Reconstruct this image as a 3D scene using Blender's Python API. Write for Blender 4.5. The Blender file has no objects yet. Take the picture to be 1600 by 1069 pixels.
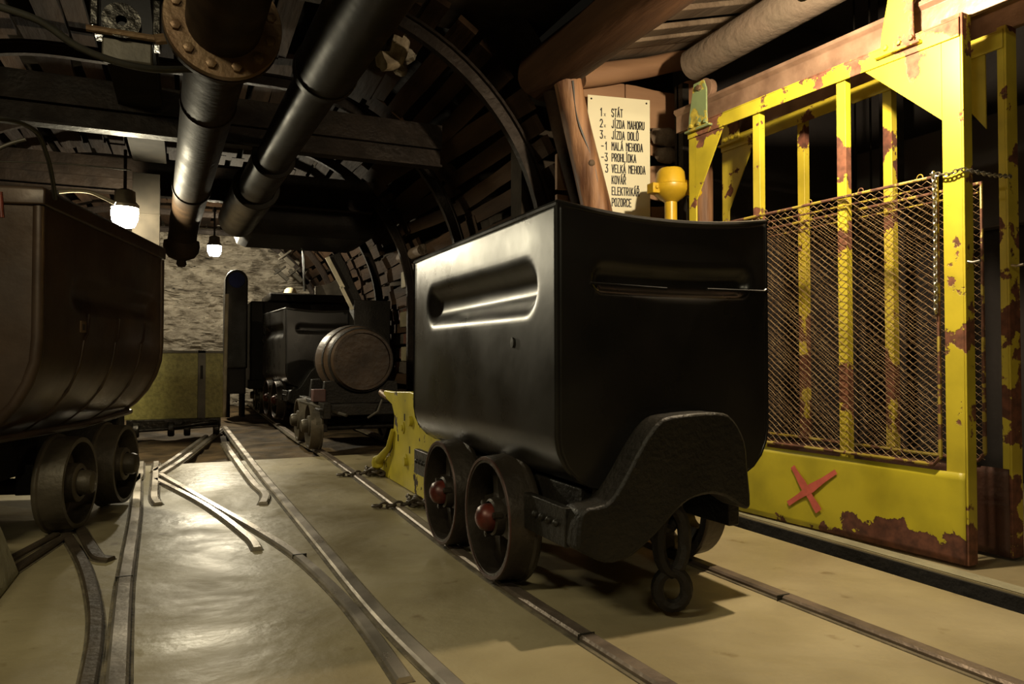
import bpy, math, random
from mathutils import Vector, Matrix, noise
random.seed(7)
PI = math.pi
S = bpy.context.scene
C = S.collection

# ------------------------------------------------------------------ camera
FPX, HC = 1150.0, 0.75
YAW = math.atan(510 / FPX)
PIT = math.atan(25.5 / FPX)
cd = bpy.data.cameras.new('camera')
cd.sensor_width = 36; cd.lens = 36 * FPX / 1600; cd.clip_start = 0.02
cam = bpy.data.objects.new('camera', cd); C.objects.link(cam)
cam.location = (0, 0, HC); cam.rotation_euler = (PI / 2 + PIT, 0, -YAW)
S.camera = cam
S.view_settings.view_transform = 'Standard'; S.view_settings.look = 'None'
S.view_settings.exposure = 0.0; S.view_settings.gamma = 1; S.view_settings.use_curve_mapping = False

# measured points: photo pixel + one known world coordinate -> place in the gallery
_F = Vector((math.sin(YAW) * math.cos(PIT), math.cos(YAW) * math.cos(PIT), math.sin(PIT)))
_R = Vector((math.cos(YAW), -math.sin(YAW), 0)); _U = _R.cross(_F)
def at(px, py, **k):
    d = _F * FPX + _R * (px - 800) - _U * (py - 534.5)
    (a, v), = k.items(); i = 'xyz'.index(a)
    o = Vector((0, 0, HC))
    return o + d * ((v - o[i]) / d[i])

# ------------------------------------------------------------------ world and lamps
w = bpy.data.worlds.new('world'); S.world = w; w.use_nodes = True
w.node_tree.nodes['Background'].inputs[0].default_value = (1, .85, .6, 1)
w.node_tree.nodes['Background'].inputs[1].default_value = 0.004
def lamp(name, kind, loc, power, col, size=.1, size_y=None, target=None):
    l = bpy.data.lights.new(name, kind); l.energy = power; l.color = col
    if kind == 'AREA':
        l.size = size
        if size_y: l.shape = 'RECTANGLE'; l.size_y = size_y
    else: l.shadow_soft_size = size
    o = bpy.data.objects.new(name, l); C.objects.link(o); o.location = loc
    if target is not None: o.rotation_euler = (Vector(target) - Vector(loc)).to_track_quat('-Z', 'Y').to_euler()
    return o
GATE_LAMP = (1.95, 1.83, 2.02)
lamp('gate_bulb_light', 'POINT', GATE_LAMP, 150, (1, .80, .53), .03)
lamp('gallery_tube_light', 'AREA', (-1.25, 1.0, 2.45), 33, (1, .88, .57), .9, .15, (-.2, 2.6, 0))
lamp('station_tube_light', 'AREA', (-.2, -1.2, 2.4), 14, (1, .87, .57), .9, .15, (.5, 1.6, 0))
L2 = at(195, 336, y=6.3); L3 = at(335, 390, y=10.2)

# ------------------------------------------------------------------ materials
def mat(name, col, rough=.6, metal=0, var=None, scale=8, bump=0, bscale=30, rvar=0, coat=0, col2=None, stretch=None, detail=6, spec=None, bd=.02):
    m = bpy.data.materials.new(name); m.use_nodes = True
    n = m.node_tree.nodes; l = m.node_tree.links; b = n['Principled BSDF']
    tc = n.new('ShaderNodeTexCoord'); mp = n.new('ShaderNodeMapping'); l.new(tc.outputs['Object'], mp.inputs[0])
    if stretch: mp.inputs['Scale'].default_value = stretch
    t = n.new('ShaderNodeTexNoise'); t.inputs['Scale'].default_value = scale; t.inputs['Detail'].default_value = detail
    l.new(mp.outputs[0], t.inputs['Vector'])
    c2 = col2 or tuple(c * (var if var else .6) for c in col)
    r = n.new('ShaderNodeValToRGB'); r.color_ramp.elements[0].position = .35; r.color_ramp.elements[1].position = .65
    r.color_ramp.elements[0].color = (*c2, 1); r.color_ramp.elements[1].color = (*col, 1)
    l.new(t.outputs[0], r.inputs[0]); l.new(r.outputs[0], b.inputs['Base Color'])
    b.inputs['Metallic'].default_value = metal; b.inputs['Roughness'].default_value = rough
    if spec is not None: b.inputs['Specular IOR Level'].default_value = spec
    if coat: b.inputs['Coat Weight'].default_value = coat; b.inputs['Coat Roughness'].default_value = .12
    if rvar:
        mr = n.new('ShaderNodeMapRange'); mr.inputs[1].default_value = .35; mr.inputs[2].default_value = .65
        mr.inputs[3].default_value = rough - rvar; mr.inputs[4].default_value = rough + rvar
        t2 = n.new('ShaderNodeTexNoise'); t2.inputs['Scale'].default_value = scale * .7; t2.inputs['Detail'].default_value = 8
        l.new(mp.outputs[0], t2.inputs['Vector']); l.new(t2.outputs[0], mr.inputs[0]); l.new(mr.outputs[0], b.inputs['Roughness'])
    if bump:
        t3 = n.new('ShaderNodeTexNoise'); t3.inputs['Scale'].default_value = bscale; t3.inputs['Detail'].default_value = 8
        l.new(mp.outputs[0], t3.inputs['Vector'])
        bp = n.new('ShaderNodeBump'); bp.inputs['Strength'].default_value = bump; bp.inputs['Distance'].default_value = bd
        l.new(t3.outputs[0], bp.inputs['Height']); l.new(bp.outputs[0], b.inputs['Normal'])
    return m

def paint(name, col, rust, amount=.5, scale=7, grad=None, rough=.45, gx=None):
    """old paint flaking to rust; grad=(z_low, z_high, extra) adds wear low down"""
    m = bpy.data.materials.new(name); m.use_nodes = True
    n = m.node_tree.nodes; l = m.node_tree.links; b = n['Principled BSDF']
    tc = n.new('ShaderNodeTexCoord')
    t = n.new('ShaderNodeTexNoise'); t.inputs['Scale'].default_value = scale; t.inputs['Detail'].default_value = 7; t.inputs['Roughness'].default_value = .6
    l.new(tc.outputs['Object'], t.inputs['Vector'])
    src = t.outputs[0]
    if grad:
        sx = n.new('ShaderNodeSeparateXYZ'); l.new(tc.outputs['Object'], sx.inputs[0])
        mr = n.new('ShaderNodeMapRange'); mr.inputs[1].default_value = grad[0]; mr.inputs[2].default_value = grad[1]
        mr.inputs[3].default_value = grad[2]; mr.inputs[4].default_value = 0
        l.new(sx.outputs[2], mr.inputs[0])
        low = mr.outputs[0]
        if gx:
            m2 = n.new('ShaderNodeMapRange'); m2.inputs[1].default_value = gx[0]; m2.inputs[2].default_value = gx[1]; m2.inputs[3].default_value = 1; m2.inputs[4].default_value = gx[2]
            l.new(sx.outputs[0], m2.inputs[0]); mu = n.new('ShaderNodeMath'); mu.operation = 'MULTIPLY'; l.new(low, mu.inputs[0]); l.new(m2.outputs[0], mu.inputs[1]); low = mu.outputs[0]
        ad = n.new('ShaderNodeMath'); ad.operation = 'ADD'; l.new(src, ad.inputs[0]); l.new(low, ad.inputs[1]); src = ad.outputs[0]
    r = n.new('ShaderNodeValToRGB'); r.color_ramp.interpolation = 'LINEAR'
    e = r.color_ramp.elements; e[0].position = amount; e[1].position = amount + .012
    e[0].color = (0, 0, 0, 1); e[1].color = (1, 1, 1, 1)
    l.new(src, r.inputs[0])
    t2 = n.new('ShaderNodeTexNoise'); t2.inputs['Scale'].default_value = 30; t2.inputs['Detail'].default_value = 6
    l.new(tc.outputs['Object'], t2.inputs['Vector'])
    rr = n.new('ShaderNodeValToRGB'); rr.color_ramp.elements[0].position = .35; rr.color_ramp.elements[1].position = .65
    rr.color_ramp.elements[0].color = (*[c * .45 for c in rust], 1); rr.color_ramp.elements[1].color = (*rust, 1)
    l.new(t2.outputs[0], rr.inputs[0])
    pr = n.new('ShaderNodeValToRGB'); pr.color_ramp.elements[0].position = .3; pr.color_ramp.elements[1].position = .6
    pr.color_ramp.elements[0].color = (*[c * .62 for c in col], 1); pr.color_ramp.elements[1].color = (*col, 1)
    t4 = n.new('ShaderNodeTexNoise'); t4.inputs['Scale'].default_value = 4; t4.inputs['Detail'].default_value = 9
    l.new(tc.outputs['Object'], t4.inputs['Vector']); l.new(t4.outputs[0], pr.inputs[0])
    mx = n.new('ShaderNodeMix'); mx.data_type = 'RGBA'
    l.new(r.outputs[0], mx.inputs[0]); l.new(pr.outputs[0], mx.inputs[6]); l.new(rr.outputs[0], mx.inputs[7])
    l.new(mx.outputs[2], b.inputs['Base Color'])
    ro = n.new('ShaderNodeMapRange'); ro.inputs[3].default_value = rough; ro.inputs[4].default_value = .85
    l.new(r.outputs[0], ro.inputs[0]); l.new(ro.outputs[0], b.inputs['Roughness'])
    bp = n.new('ShaderNodeBump'); bp.inputs['Strength'].default_value = .35; bp.inputs['Distance'].default_value = .006; bp.invert = True
    l.new(r.outputs[0], bp.inputs['Height']); l.new(bp.outputs[0], b.inputs['Normal'])
    return m

def emit(name, col, s, clear=True):
    m = bpy.data.materials.new(name); m.use_nodes = True
    b = m.node_tree.nodes['Principled BSDF']; b.inputs['Base Color'].default_value = (*col, 1)
    n = m.node_tree.nodes; l = m.node_tree.links
    e = n.new('ShaderNodeEmission'); e.inputs[0].default_value = (*col, 1); e.inputs[1].default_value = s
    t = n.new('ShaderNodeBsdfTransparent'); a = n.new('ShaderNodeAddShader')
    l.new(e.outputs[0], a.inputs[0]); l.new(t.outputs[0], a.inputs[1]); l.new(a.outputs[0], n['Material Output'].inputs[0]); n.remove(b)   # clear glowing glass
    return m

M = dict(
    black=mat('black_gloss_paint', (.011, .0095, .008), .31, .0, var=.6, scale=5, rvar=.07, bump=.04, bscale=9, coat=.06, spec=.42),
    blackcast=mat('black_cast_iron', (.014, .012, .009), .5, .0, bump=.3, bscale=60, rvar=.1, spec=0.3),
    darkiron=mat('dark_iron', (.016, .013, .010), .6, .1, bump=.3, bscale=50, spec=0.25),
    wheel=mat('brown_worn_wheel_steel', (.055, .044, .033), .42, .5, bump=.15, bscale=40, rvar=.1),
    redpaint=mat('dull_red_paint', (.13, .022, .013), .4, .1, var=.3, scale=20),
    wrim=mat('red_brown_rim_paint', (.06, .022, .014), .45, .3, scale=20),
    brown=mat('brown_cart_paint', (.070, .043, .027), .42, .3, col2=(.038, .023, .015), scale=4, bump=.12, bscale=10, rvar=.1),
    brownw=mat('brown_old_wheel', (.10, .082, .055), .5, .35, scale=9, bump=.2, bscale=30),
    rail=mat('polished_rail_steel', (.58, .52, .45), .34, .75, var=.65, scale=6, rvar=.08, bump=.05, bscale=60),
    railside=mat('rail_rust', (.10, .075, .05), .6, .4, bump=.3),
    wood=mat('warm_old_timber', (.34, .18, .09), .62, 0, col2=(.09, .038, .018), scale=13, stretch=(1, 1, .12), bump=.6, bscale=22, rvar=.12),
    woodx=mat('warm_timber_along', (.10, .048, .024), .75, 0, col2=(.035, .017, .009), scale=5, stretch=(1, .12, 1), bump=.6, bscale=22, spec=0.2),
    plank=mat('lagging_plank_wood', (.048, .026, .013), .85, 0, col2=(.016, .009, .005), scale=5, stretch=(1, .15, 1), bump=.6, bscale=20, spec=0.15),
    board=mat('light_boards', (.36, .21, .115), .7, 0, col2=(.24, .13, .07), scale=4, stretch=(.15, 1, 1), bump=.35, bscale=16),
    log=mat('grey_brown_log', (.20, .15, .105), .75, 0, col2=(.09, .06, .038), scale=5, stretch=(1, .15, 1), bump=.6, bscale=24, spec=0.3),
    rock=mat('grey_rock', (.46, .41, .33), .6, 0, col2=(.2, .17, .13), scale=3, stretch=(1, 1, 2.6), bump=1, bscale=3.2, rvar=.12, bd=.22),
    stone=mat('dark_rubble', (.07, .055, .04), .8, 0, scale=5, bump=.8, bscale=12, spec=0.2),
    arch=mat('arch_steel', (.022, .015, .011), .55, .3, bump=.25, bscale=30, rvar=.1, spec=0.2),
    pipe=mat('black_pipe_paint', (.020, .015, .009), .42, 0, bump=.05, bscale=20, rvar=.06, spec=.12),
    piperust=mat('brown_pipe', (.034, .021, .012), .62, 0, col2=(.02, .013, .008), bump=.08, bscale=24, rvar=.06, spec=.07),
    flange=mat('rusty_flange', (.20, .13, .07), .45, .5, col2=(.15, .085, .045), bump=.2, bscale=40),
    greymetal=mat('grey_galvanised', (.10, .088, .068), .5, .4, bump=.1),
    oily=mat('greasy_steel', (.05, .045, .038), .28, .7, bump=.4, bscale=30),
    cable=mat('black_cable', (.03, .028, .022), .4, 0),
    concrete=mat('pier_concrete', (.34, .32, .21), .8, 0, var=.75, bump=.3),
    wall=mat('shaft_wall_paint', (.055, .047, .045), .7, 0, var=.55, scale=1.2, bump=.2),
    osb=mat('yellow_green_osb_board', (.30, .27, .075), .5, 0, col2=(.19, .17, .045), scale=30, detail=3, bump=.2, bscale=60),
    sign=mat('cream_enamel', (.80, .76, .55), .35, 0, var=.93, scale=3),
    letter=mat('black_letter_paint', (.02, .017, .012), .5),
    yellow=mat('yellow_gloss_paint', (.62, .40, .022), .35, 0, var=.7, scale=8),
    gate=paint('flaking_yellow_paint', (.60, .50, .035), (.22, .085, .045), .545, 4.3, (.0, .24, .22)),
    gatelow=paint('flaking_yellow_paint_low', (.58, .50, .03), (.15, .055, .032), .70, 7, (.0, .17, .46), gx=(.15, .75, .35)),
    gateback=paint('flaking_yellow_back_gate', (.60, .48, .04), (.16, .055, .03), .53, 4, (.1, 1.0, .10)),
    tray=mat('dark_tray_sheet', (.022, .018, .013), .92, 0, spec=0.2),
    kickback=mat('brown_rust_plate', (.085, .035, .022), .6, .2, bump=.3),
    bump=paint('chipped_yellow_paint', (.62, .52, .04), (.06, .035, .02), .62, 9, (.0, .15, .06)),
    pinkx=mat('faded_red_spray', (.68, .14, .10), .7, 0, var=.8, scale=30),
    mesh=mat('rusty_wire', (.46, .33, .18), .5, .2, col2=(.26, .16, .08), scale=20),
    frame=paint('rusty_mesh_frame', (.42, .32, .05), (.17, .075, .045), .47, 12),
    green=paint('green_yellow_hanger', (.20, .26, .12), (.50, .40, .05), .52, 7),
    chain=mat('bright_chain', (.5, .48, .42), .3, .9),
    railtrack=mat('brown_door_track', (.34, .22, .15), .45, .4, col2=(.20, .12, .08), scale=8, bump=.15),
    barrel=mat('dark_oak_staves', (.024, .0135, .007), .5, 0, col2=(.06, .036, .02), scale=5, stretch=(1, .15, 1), bump=.3, bscale=18, rvar=.08, spec=0.3),
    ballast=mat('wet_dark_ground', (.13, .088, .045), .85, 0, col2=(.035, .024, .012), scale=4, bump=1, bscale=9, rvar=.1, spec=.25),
    cap=mat('cream_lamp_cap', (.7, .62, .4), .4),
    tube=mat('beige_strip', (.55, .48, .34), .5),
    beam=mat('rough_grey_soffit_beam', (.13, .10, .072), .8, 0, col2=(.15, .11, .08), scale=6, bump=.5, bscale=20),
    slotdark=mat('slot_shade', (.012, .010, .007), .9, 0, bump=.3),  # shade inside the gate slot put into the lining colour
    grime=mat('rail_grime', (.17, .14, .088), .8, 0, var=.4, scale=12, bump=.4, bscale=40),
    raildull=mat('dull_brown_rail', (.24, .19, .15), .45, .5, var=.6, scale=9, bump=.2, bscale=40),
    bulb=emit('bulb_glow', (1, .9, .62), 60),
    lampglow=emit('lamp_glass_glow', (1, .91, .66), 45),
    darkrock=mat('dark_backfill', (.05, .04, .03), .9, 0, bump=.8, bscale=6, spec=0.1),
)

# floor: worn screed, damp polished patches
def floor_mat():
    m = mat('worn_concrete_floor', (.38, .325, .195), .5, 0, col2=(.27, .225, .13), scale=2.2, bump=.16, bscale=14, detail=9)
    n = m.node_tree.nodes; l = m.node_tree.links; b = n['Principled BSDF']
    tc = n.new('ShaderNodeTexCoord'); t = n.new('ShaderNodeTexNoise'); t.inputs['Scale'].default_value = 1.1; t.inputs['Detail'].default_value = 9
    t.inputs['Roughness'].default_value = .62; t.inputs['Distortion'].default_value = .6
    l.new(tc.outputs['Object'], t.inputs['Vector'])
    mr = n.new('ShaderNodeMapRange'); mr.inputs[1].default_value = .40; mr.inputs[2].default_value = .60; mr.inputs[3].default_value = .30; mr.inputs[4].default_value = .58
    l.new(t.outputs[0], mr.inputs[0]); l.new(mr.outputs[0], b.inputs['Roughness'])
    # small dark stains
    t2 = n.new('ShaderNodeTexNoise'); t2.inputs['Scale'].default_value = 9; t2.inputs['Detail'].default_value = 8; l.new(tc.outputs['Object'], t2.inputs['Vector'])
    r = n.new('ShaderNodeValToRGB'); r.color_ramp.elements[0].position = .64; r.color_ramp.elements[1].position = .74
    r.color_ramp.elements[0].color = (1, 1, 1, 1); r.color_ramp.elements[1].color = (.55, .48, .38, 1)
    l.new(t2.outputs[0], r.inputs[0])
    mx = n.new('ShaderNodeMix'); mx.data_type = 'RGBA'; mx.blend_type = 'MULTIPLY'; mx.inputs[0].default_value = 1
    old = b.inputs['Base Color'].links[0].from_socket
    l.new(old, mx.inputs[6]); l.new(r.outputs[0], mx.inputs[7]); l.new(mx.outputs[2], b.inputs['Base Color'])
    return m
M['floor'] = floor_mat()

# ------------------------------------------------------------------ mesh helpers
class MB:
    def __init__(s): s.v = []; s.f = []; s.mi = []; s.cur = 0
    def add(s, vs, fs):
        o = len(s.v); s.v += [Vector(p) for p in vs]
        for f in fs: s.f.append([o + i for i in f]); s.mi.append(s.cur)
        return s
    def box(s, lo, hi, mx=None):
        x0, y0, z0 = lo; x1, y1, z1 = hi
        vs = [Vector(p) for p in ((x0, y0, z0), (x1, y0, z0), (x1, y1, z0), (x0, y1, z0), (x0, y0, z1), (x1, y0, z1), (x1, y1, z1), (x0, y1, z1))]
        if mx: vs = [mx @ p for p in vs]
        return s.add(vs, [(3, 2, 1, 0), (4, 5, 6, 7), (0, 1, 5, 4), (1, 2, 6, 5), (2, 3, 7, 6), (3, 0, 4, 7)])
    def bar(s, p0, p1, wd, ht, up=(0, 0, 1)):
        p0 = Vector(p0); p1 = Vector(p1); d = (p1 - p0); L = d.length; d.normalize()
        sd = d.cross(Vector(up)); 
        if sd.length < 1e-4: sd = d.cross(Vector((1, 0, 0)))
        sd.normalize(); u = sd.cross(d)
        m = Matrix((sd, d, u)).transposed().to_4x4(); m.translation = p0
        return s.box((-wd / 2, 0, -ht / 2), (wd / 2, L, ht / 2), m)
    def tube(s, path, r, n=10, caps=True, closed=False, rn=0):
        P = [Vector(p) for p in path]; k = len(P); rings = []
        prev = None
        for i, p in enumerate(P):
            if closed: t = P[(i + 1) % k] - P[i - 1]
            else: t = P[min(i + 1, k - 1)] - P[max(i - 1, 0)]
            t.normalize()
            if prev is None:
                a = Vector((0, 0, 1)) if abs(t.z) < .9 else Vector((1, 0, 0))
                nrm = (a - t * a.dot(t)).normalized()
            else:
                nrm = (prev - t * prev.dot(t)).normalized()
            prev = nrm; bn = t.cross(nrm)
            ri = r[i] if isinstance(r, (list, tuple)) else r
            ring = []
            for j in range(n):
                a = 2 * PI * j / n; rr = ri
                if rn: rr *= 1 + rn * noise.noise(p * 2.3 + Vector((math.cos(a), math.sin(a), 0)) * 1.3)
                ring.append(p + nrm * rr * math.cos(a) + bn * rr * math.sin(a))
            rings.append(ring)
        vs = [q for g in rings for q in g]; fs = []
        for i in range(k if closed else k - 1):
            for j in range(n):
                a = i * n + j; b = i * n + (j + 1) % n; c = ((i + 1) % k) * n + (j + 1) % n; d = ((i + 1) % k) * n + j
                fs.append((a, b, c, d))
        if caps and not closed:
            fs.append(tuple(range(n - 1, -1, -1))); fs.append(tuple(range((k - 1) * n, k * n)))
        return s.add(vs, fs)
    def lathe(s, prof, mx=None, n=32, capends=False):
        """prof: (r, h) pairs; axis = local z"""
        vs = []; fs = []
        for r, h in prof:
            for j in range(n):
                a = 2 * PI * j / n; vs.append(Vector((r * math.cos(a), r * math.sin(a), h)))
        for i in range(len(prof) - 1):
            for j in range(n):
                fs.append((i * n + j, i * n + (j + 1) % n, (i + 1) * n + (j + 1) % n, (i + 1) * n + j))
        if capends:
            fs.append(tuple(range(n - 1, -1, -1))); fs.append(tuple(range((len(prof) - 1) * n, len(prof) * n)))
        if mx: vs = [mx @ p for p in vs]
        return s.add(vs, fs)
    def prism(s, poly, t, mx=None):
        """poly in local xy, thickness along +z"""
        n = len(poly)
        vs = [Vector((x, y, 0)) for x, y in poly] + [Vector((x, y, t)) for x, y in poly]
        if mx: vs = [mx @ p for p in vs]
        return s.add(vs, [tuple(range(n - 1, -1, -1)), tuple(range(n, 2 * n))] + [(i, (i + 1) % n, n + (i + 1) % n, n + i) for i in range(n)])
    def sweep(s, path, sec, side):
        """sec (a,b): a along side axis, b along the normal (side x tangent)"""
        P = [Vector(p) for p in path]; sd0 = Vector(side) if side is not None else None; n = len(sec); vs = []; fs = []
        for i, p in enumerate(P):
            t = (P[min(i + 1, len(P) - 1)] - P[max(i - 1, 0)]).normalized()
            if sd0 is not None: sd = sd0
            else: sd = t.cross(Vector((0, 0, 1))).normalized()
            nm = sd.cross(t).normalized()
            for a, b in sec: vs.append(p + sd * a + nm * b)
        for i in range(len(P) - 1):
            for j in range(n): fs.append((i * n + j, i * n + (j + 1) % n, (i + 1) * n + (j + 1) % n, (i + 1) * n + j))
        fs.append(tuple(range(n - 1, -1, -1))); fs.append(tuple(range((len(P) - 1) * n, len(P) * n)))
        return s.add(vs, fs)
    def torus(s, c, R, r, ax=(0, 1, 0), stretch=1, n=20, m=8, sdir=(0, 0, 1)):
        ax = Vector(ax).normalized(); sv = Vector(sdir).normalized(); o = ax.cross(sv).normalized()
        return s.tube([Vector(c) + o * R * math.cos(2 * PI * i / n) + sv * R * stretch * math.sin(2 * PI * i / n) for i in range(n)], r, m, closed=True)
    def build(s, name, m, parent=None, bev=0, smooth=40, solid=0, sub=0):
        me = bpy.data.meshes.new(name)
        me.from_pydata([tuple(p) for p in s.v], [], s.f)
        ms = m if isinstance(m, (list, tuple)) else [m]
        for q in ms: me.materials.append(q)
        if len(ms) > 1: me.polygons.foreach_set('material_index', s.mi)
        me.validate()
        import bmesh
        bm = bmesh.new(); bm.from_mesh(me); bmesh.ops.recalc_face_normals(bm, faces=bm.faces); bm.to_mesh(me); bm.free()
        if smooth:
            me.polygons.foreach_set('use_smooth', [True] * len(me.polygons)); me.set_sharp_from_angle(angle=math.radians(smooth))
        me.update()
        o = bpy.data.objects.new(name, me); C.objects.link(o)
        if parent: o.parent = parent
        if solid:
            q = o.modifiers.new('solid', 'SOLIDIFY'); q.thickness = solid; q.offset = 0
        if bev:
            q = o.modifiers.new('bevel', 'BEVEL'); q.width = bev; q.segments = 2; q.limit_method = 'ANGLE'
        return o
def tag(o, label, cat, group=None):
    o['label'] = label; o['category'] = cat
    if group: o['group'] = group
    return o
def thing(name, label, cat, loc=(0, 0, 0), rz=0, group=None):
    o = bpy.data.objects.new(name, None); C.objects.link(o); o.location = loc; o.rotation_euler = (0, 0, rz); o.empty_display_size = .1
    return tag(o, label, cat, group)
def struct(o, stuff=False):
    o['kind'] = 'stuff' if stuff else 'structure'; return o
def copy_tree(o, parent=None):
    c = o.copy(); C.objects.link(c)
    if parent: c.parent = parent
    for ch in list(o.children): copy_tree(ch, c)
    return c
def Mx(loc, rx=0, ry=0, rz=0):
    return Matrix.Translation(Vector(loc)) @ Matrix.Rotation(rz, 4, 'Z') @ Matrix.Rotation(ry, 4, 'Y') @ Matrix.Rotation(rx, 4, 'X')
AX_X = Matrix.Rotation(PI / 2, 4, 'Y')      # lathe axis z -> +x
AX_Y = Matrix.Rotation(-PI / 2, 4, 'X')     # lathe axis z -> +y
def arc(c, r, a0, a1, n):
    return [(c[0] + r * math.cos(math.radians(a0 + (a1 - a0) * i / n)), c[1] + r * math.sin(math.radians(a0 + (a1 - a0) * i / n))) for i in range(n + 1)]
def smooth_path(P, k=6):
    P = [Vector(p) for p in P]; out = []
    for i in range(len(P) - 1):
        p0 = P[max(i - 1, 0)]; p1 = P[i]; p2 = P[i + 1]; p3 = P[min(i + 2, len(P) - 1)]
        for j in range(k):
            t = j / k
            out.append(.5 * ((2 * p1) + (p2 - p0) * t + (2 * p0 - 5 * p1 + 4 * p2 - p3) * t * t + (3 * p1 - p0 - 3 * p2 + p3) * t ** 3))
    out.append(P[-1]); return out
def gpt(px, py, z=0): p = at(px, py, z=0); return Vector((p.x, p.y, z))

# ------------------------------------------------------------------ the gallery shell
XC, ZC, RR = .58, 1.30, 1.56          # right springing of the arch support
XL = -.75                              # left arc centre: the gallery widens to the left
def profile(rad, n=26, low=0.0):
    pts = [(XC + rad, low), (XC + rad, ZC * .5)]
    pts += [(XC + rad * math.cos(PI / 2 * i / n), ZC + rad * math.sin(PI / 2 * i / n)) for i in range(n + 1)]
    pts += [(XC + (XL - XC) * j / 6, ZC + rad) for j in range(1, 6)]
    pts += [(XL + rad * math.cos(PI / 2 + PI / 2 * i / n), ZC + rad * math.sin(PI / 2 + PI / 2 * i / n)) for i in range(n + 1)]
    pts += [(XL - rad, ZC * .5), (XL - rad, low)]
    return pts

# floor with a slot under the gate
b = MB()
GX0, GX1, FE = 2.25, 2.43, 5.75
fx = [-3.2, GX0]
def fl(x0, x1, y0, y1, z=0):
    b.add([(x0, y0, z), (x1, y0, z), (x1, y1, z), (x0, y1, z)], [(0, 1, 2, 3)])
fl(-3.2, GX0, -3, FE); fl(GX1, 6, -3, FE); fl(GX0, GX1, 3.6, FE); fl(GX0, GX1, -3, .6)
b.add([(GX0, .6, 0), (GX0, 3.6, 0), (GX0, 3.6, -.22), (GX0, .6, -.22)], [(0, 1, 2, 3)])
b.add([(GX1, .6, 0), (GX1, 3.6, 0), (GX1, 3.6, -.22), (GX1, .6, -.22)], [(3, 2, 1, 0)])
b.add([(GX0, .6, 0), (GX1, .6, 0), (GX1, .6, -.22), (GX0, .6, -.22)], [(0, 1, 2, 3)])
b.add([(GX0, 3.6, 0), (GX1, 3.6, 0), (GX1, 3.6, -.22), (GX0, 3.6, -.22)], [(3, 2, 1, 0)])
b.add([(-3.2, FE, 0), (6, FE, 0), (6, FE, -.2), (-3.2, FE, -.2)], [(0, 1, 2, 3)])
floor = struct(b.build('floor', M['floor'], smooth=0))
b = MB(); b.box((GX0 - .01, .59, -.24), (GX1 + .01, 3.61, -.18)); b.box((GX1 - .012, .6, -.2), (GX1 - .001, 3.6, -.006)); struct(b.build('floor_slot', M['slotdark'], smooth=0))

def grid(name, m, fn, nu, nv, kind='structure'):
    g = MB(); vs = [fn(i / nu, j / nv) for i in range(nu + 1) for j in range(nv + 1)]
    fs = [(i * (nv + 1) + j, (i + 1) * (nv + 1) + j, (i + 1) * (nv + 1) + j + 1, i * (nv + 1) + j + 1) for i in range(nu) for j in range(nv)]
    g.add(vs, fs); o = g.build(name, m, smooth=60)
    if kind: o['kind'] = kind
    return o
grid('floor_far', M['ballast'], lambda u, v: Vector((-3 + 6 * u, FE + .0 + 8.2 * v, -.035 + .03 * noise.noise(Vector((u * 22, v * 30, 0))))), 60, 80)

# far rock face
def rockf(u, v):
    x = -2.6 + 5.4 * u; z = -.1 + 3.3 * v
    q = Vector((x * 1.1, z * 3.2, 3.3))
    d = .30 * noise.noise(q) + .14 * abs(noise.noise(q * 2.7)) + .05 * noise.noise(q * 7)
    st = .06 * ((z * 5 + noise.noise(Vector((x * 1.5, z, 1))) * 1.4) % 1)
    return Vector((x, 13.0 + d - st, z))
grid('wall_back', M['rock'], rockf, 150, 110)

# rough backfill shell outside the lagging
def shell(u, v):
    pr = profile(RR + .33, 20, -.1); k = u * (len(pr) - 1); i = min(int(k), len(pr) - 2); t = k - i
    x = pr[i][0] * (1 - t) + pr[i + 1][0] * t; z = pr[i][1] * (1 - t) + pr[i + 1][1] * t
    y = 3.9 + 9.6 * v; q = Vector((x * 1.6, y * 1.6, z * 1.6)); n = noise.noise(q) * .14 + noise.noise(q * 3) * .06
    d = Vector((x - XC, 0, z - .8)).normalized()
    return Vector((x, y, z)) + d * n
grid('wall_rock_lining', M['darkrock'], shell, 90, 90)

ARCHY = [4.0, 5.5, 7.0, 8.3, 9.6, 11.0, 12.5]
# lagging boards and stones between the arches (setting)
br, bl, bc, st = MB(), MB(), MB(), MB()
def lag(bm_, y0, y1, ang, cx, rad, wdt, th, tw=0):
    a = ang; d = Vector((math.cos(a), 0, math.sin(a))); c = Vector((cx, 0, ZC)) + d * (rad + th / 2)
    t = Vector((-math.sin(a + tw), 0, math.cos(a + tw)))
    y0 -= random.uniform(.02, .16); y1 += random.uniform(.02, .16)
    nrm = t.cross(Vector((0, 1, 0)))
    dy = random.uniform(-.02, .02)
    m = Matrix((t, Vector((0, 1, 0)), nrm)).transposed().to_4x4(); m.translation = c
    n = 4; vs = []; fs = []
    for i in range(n + 1):
        y = y0 + (y1 - y0) * i / n
        for sx, sz in ((-1, -1), (1, -1), (1, 1), (-1, 1)):
            ww = wdt * (1 + .16 * noise.noise(Vector((y * 2, a * 9, sx))))
            vs.append(m @ Vector((sx * ww / 2 + dy * i, y, sz * th / 2)))
    for i in range(n):
        for j in range(4): fs.append((i * 4 + j, i * 4 + (j + 1) % 4, (i + 1) * 4 + (j + 1) % 4, (i + 1) * 4 + j))
    fs += [(3, 2, 1, 0), tuple(range(n * 4, n * 4 + 4))]
    bm_.add(vs, fs)
bays = [(2.9, 4.0)] + list(zip(ARCHY[:-1], ARCHY[1:])) + [(12.5, 13.3)]
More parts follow.
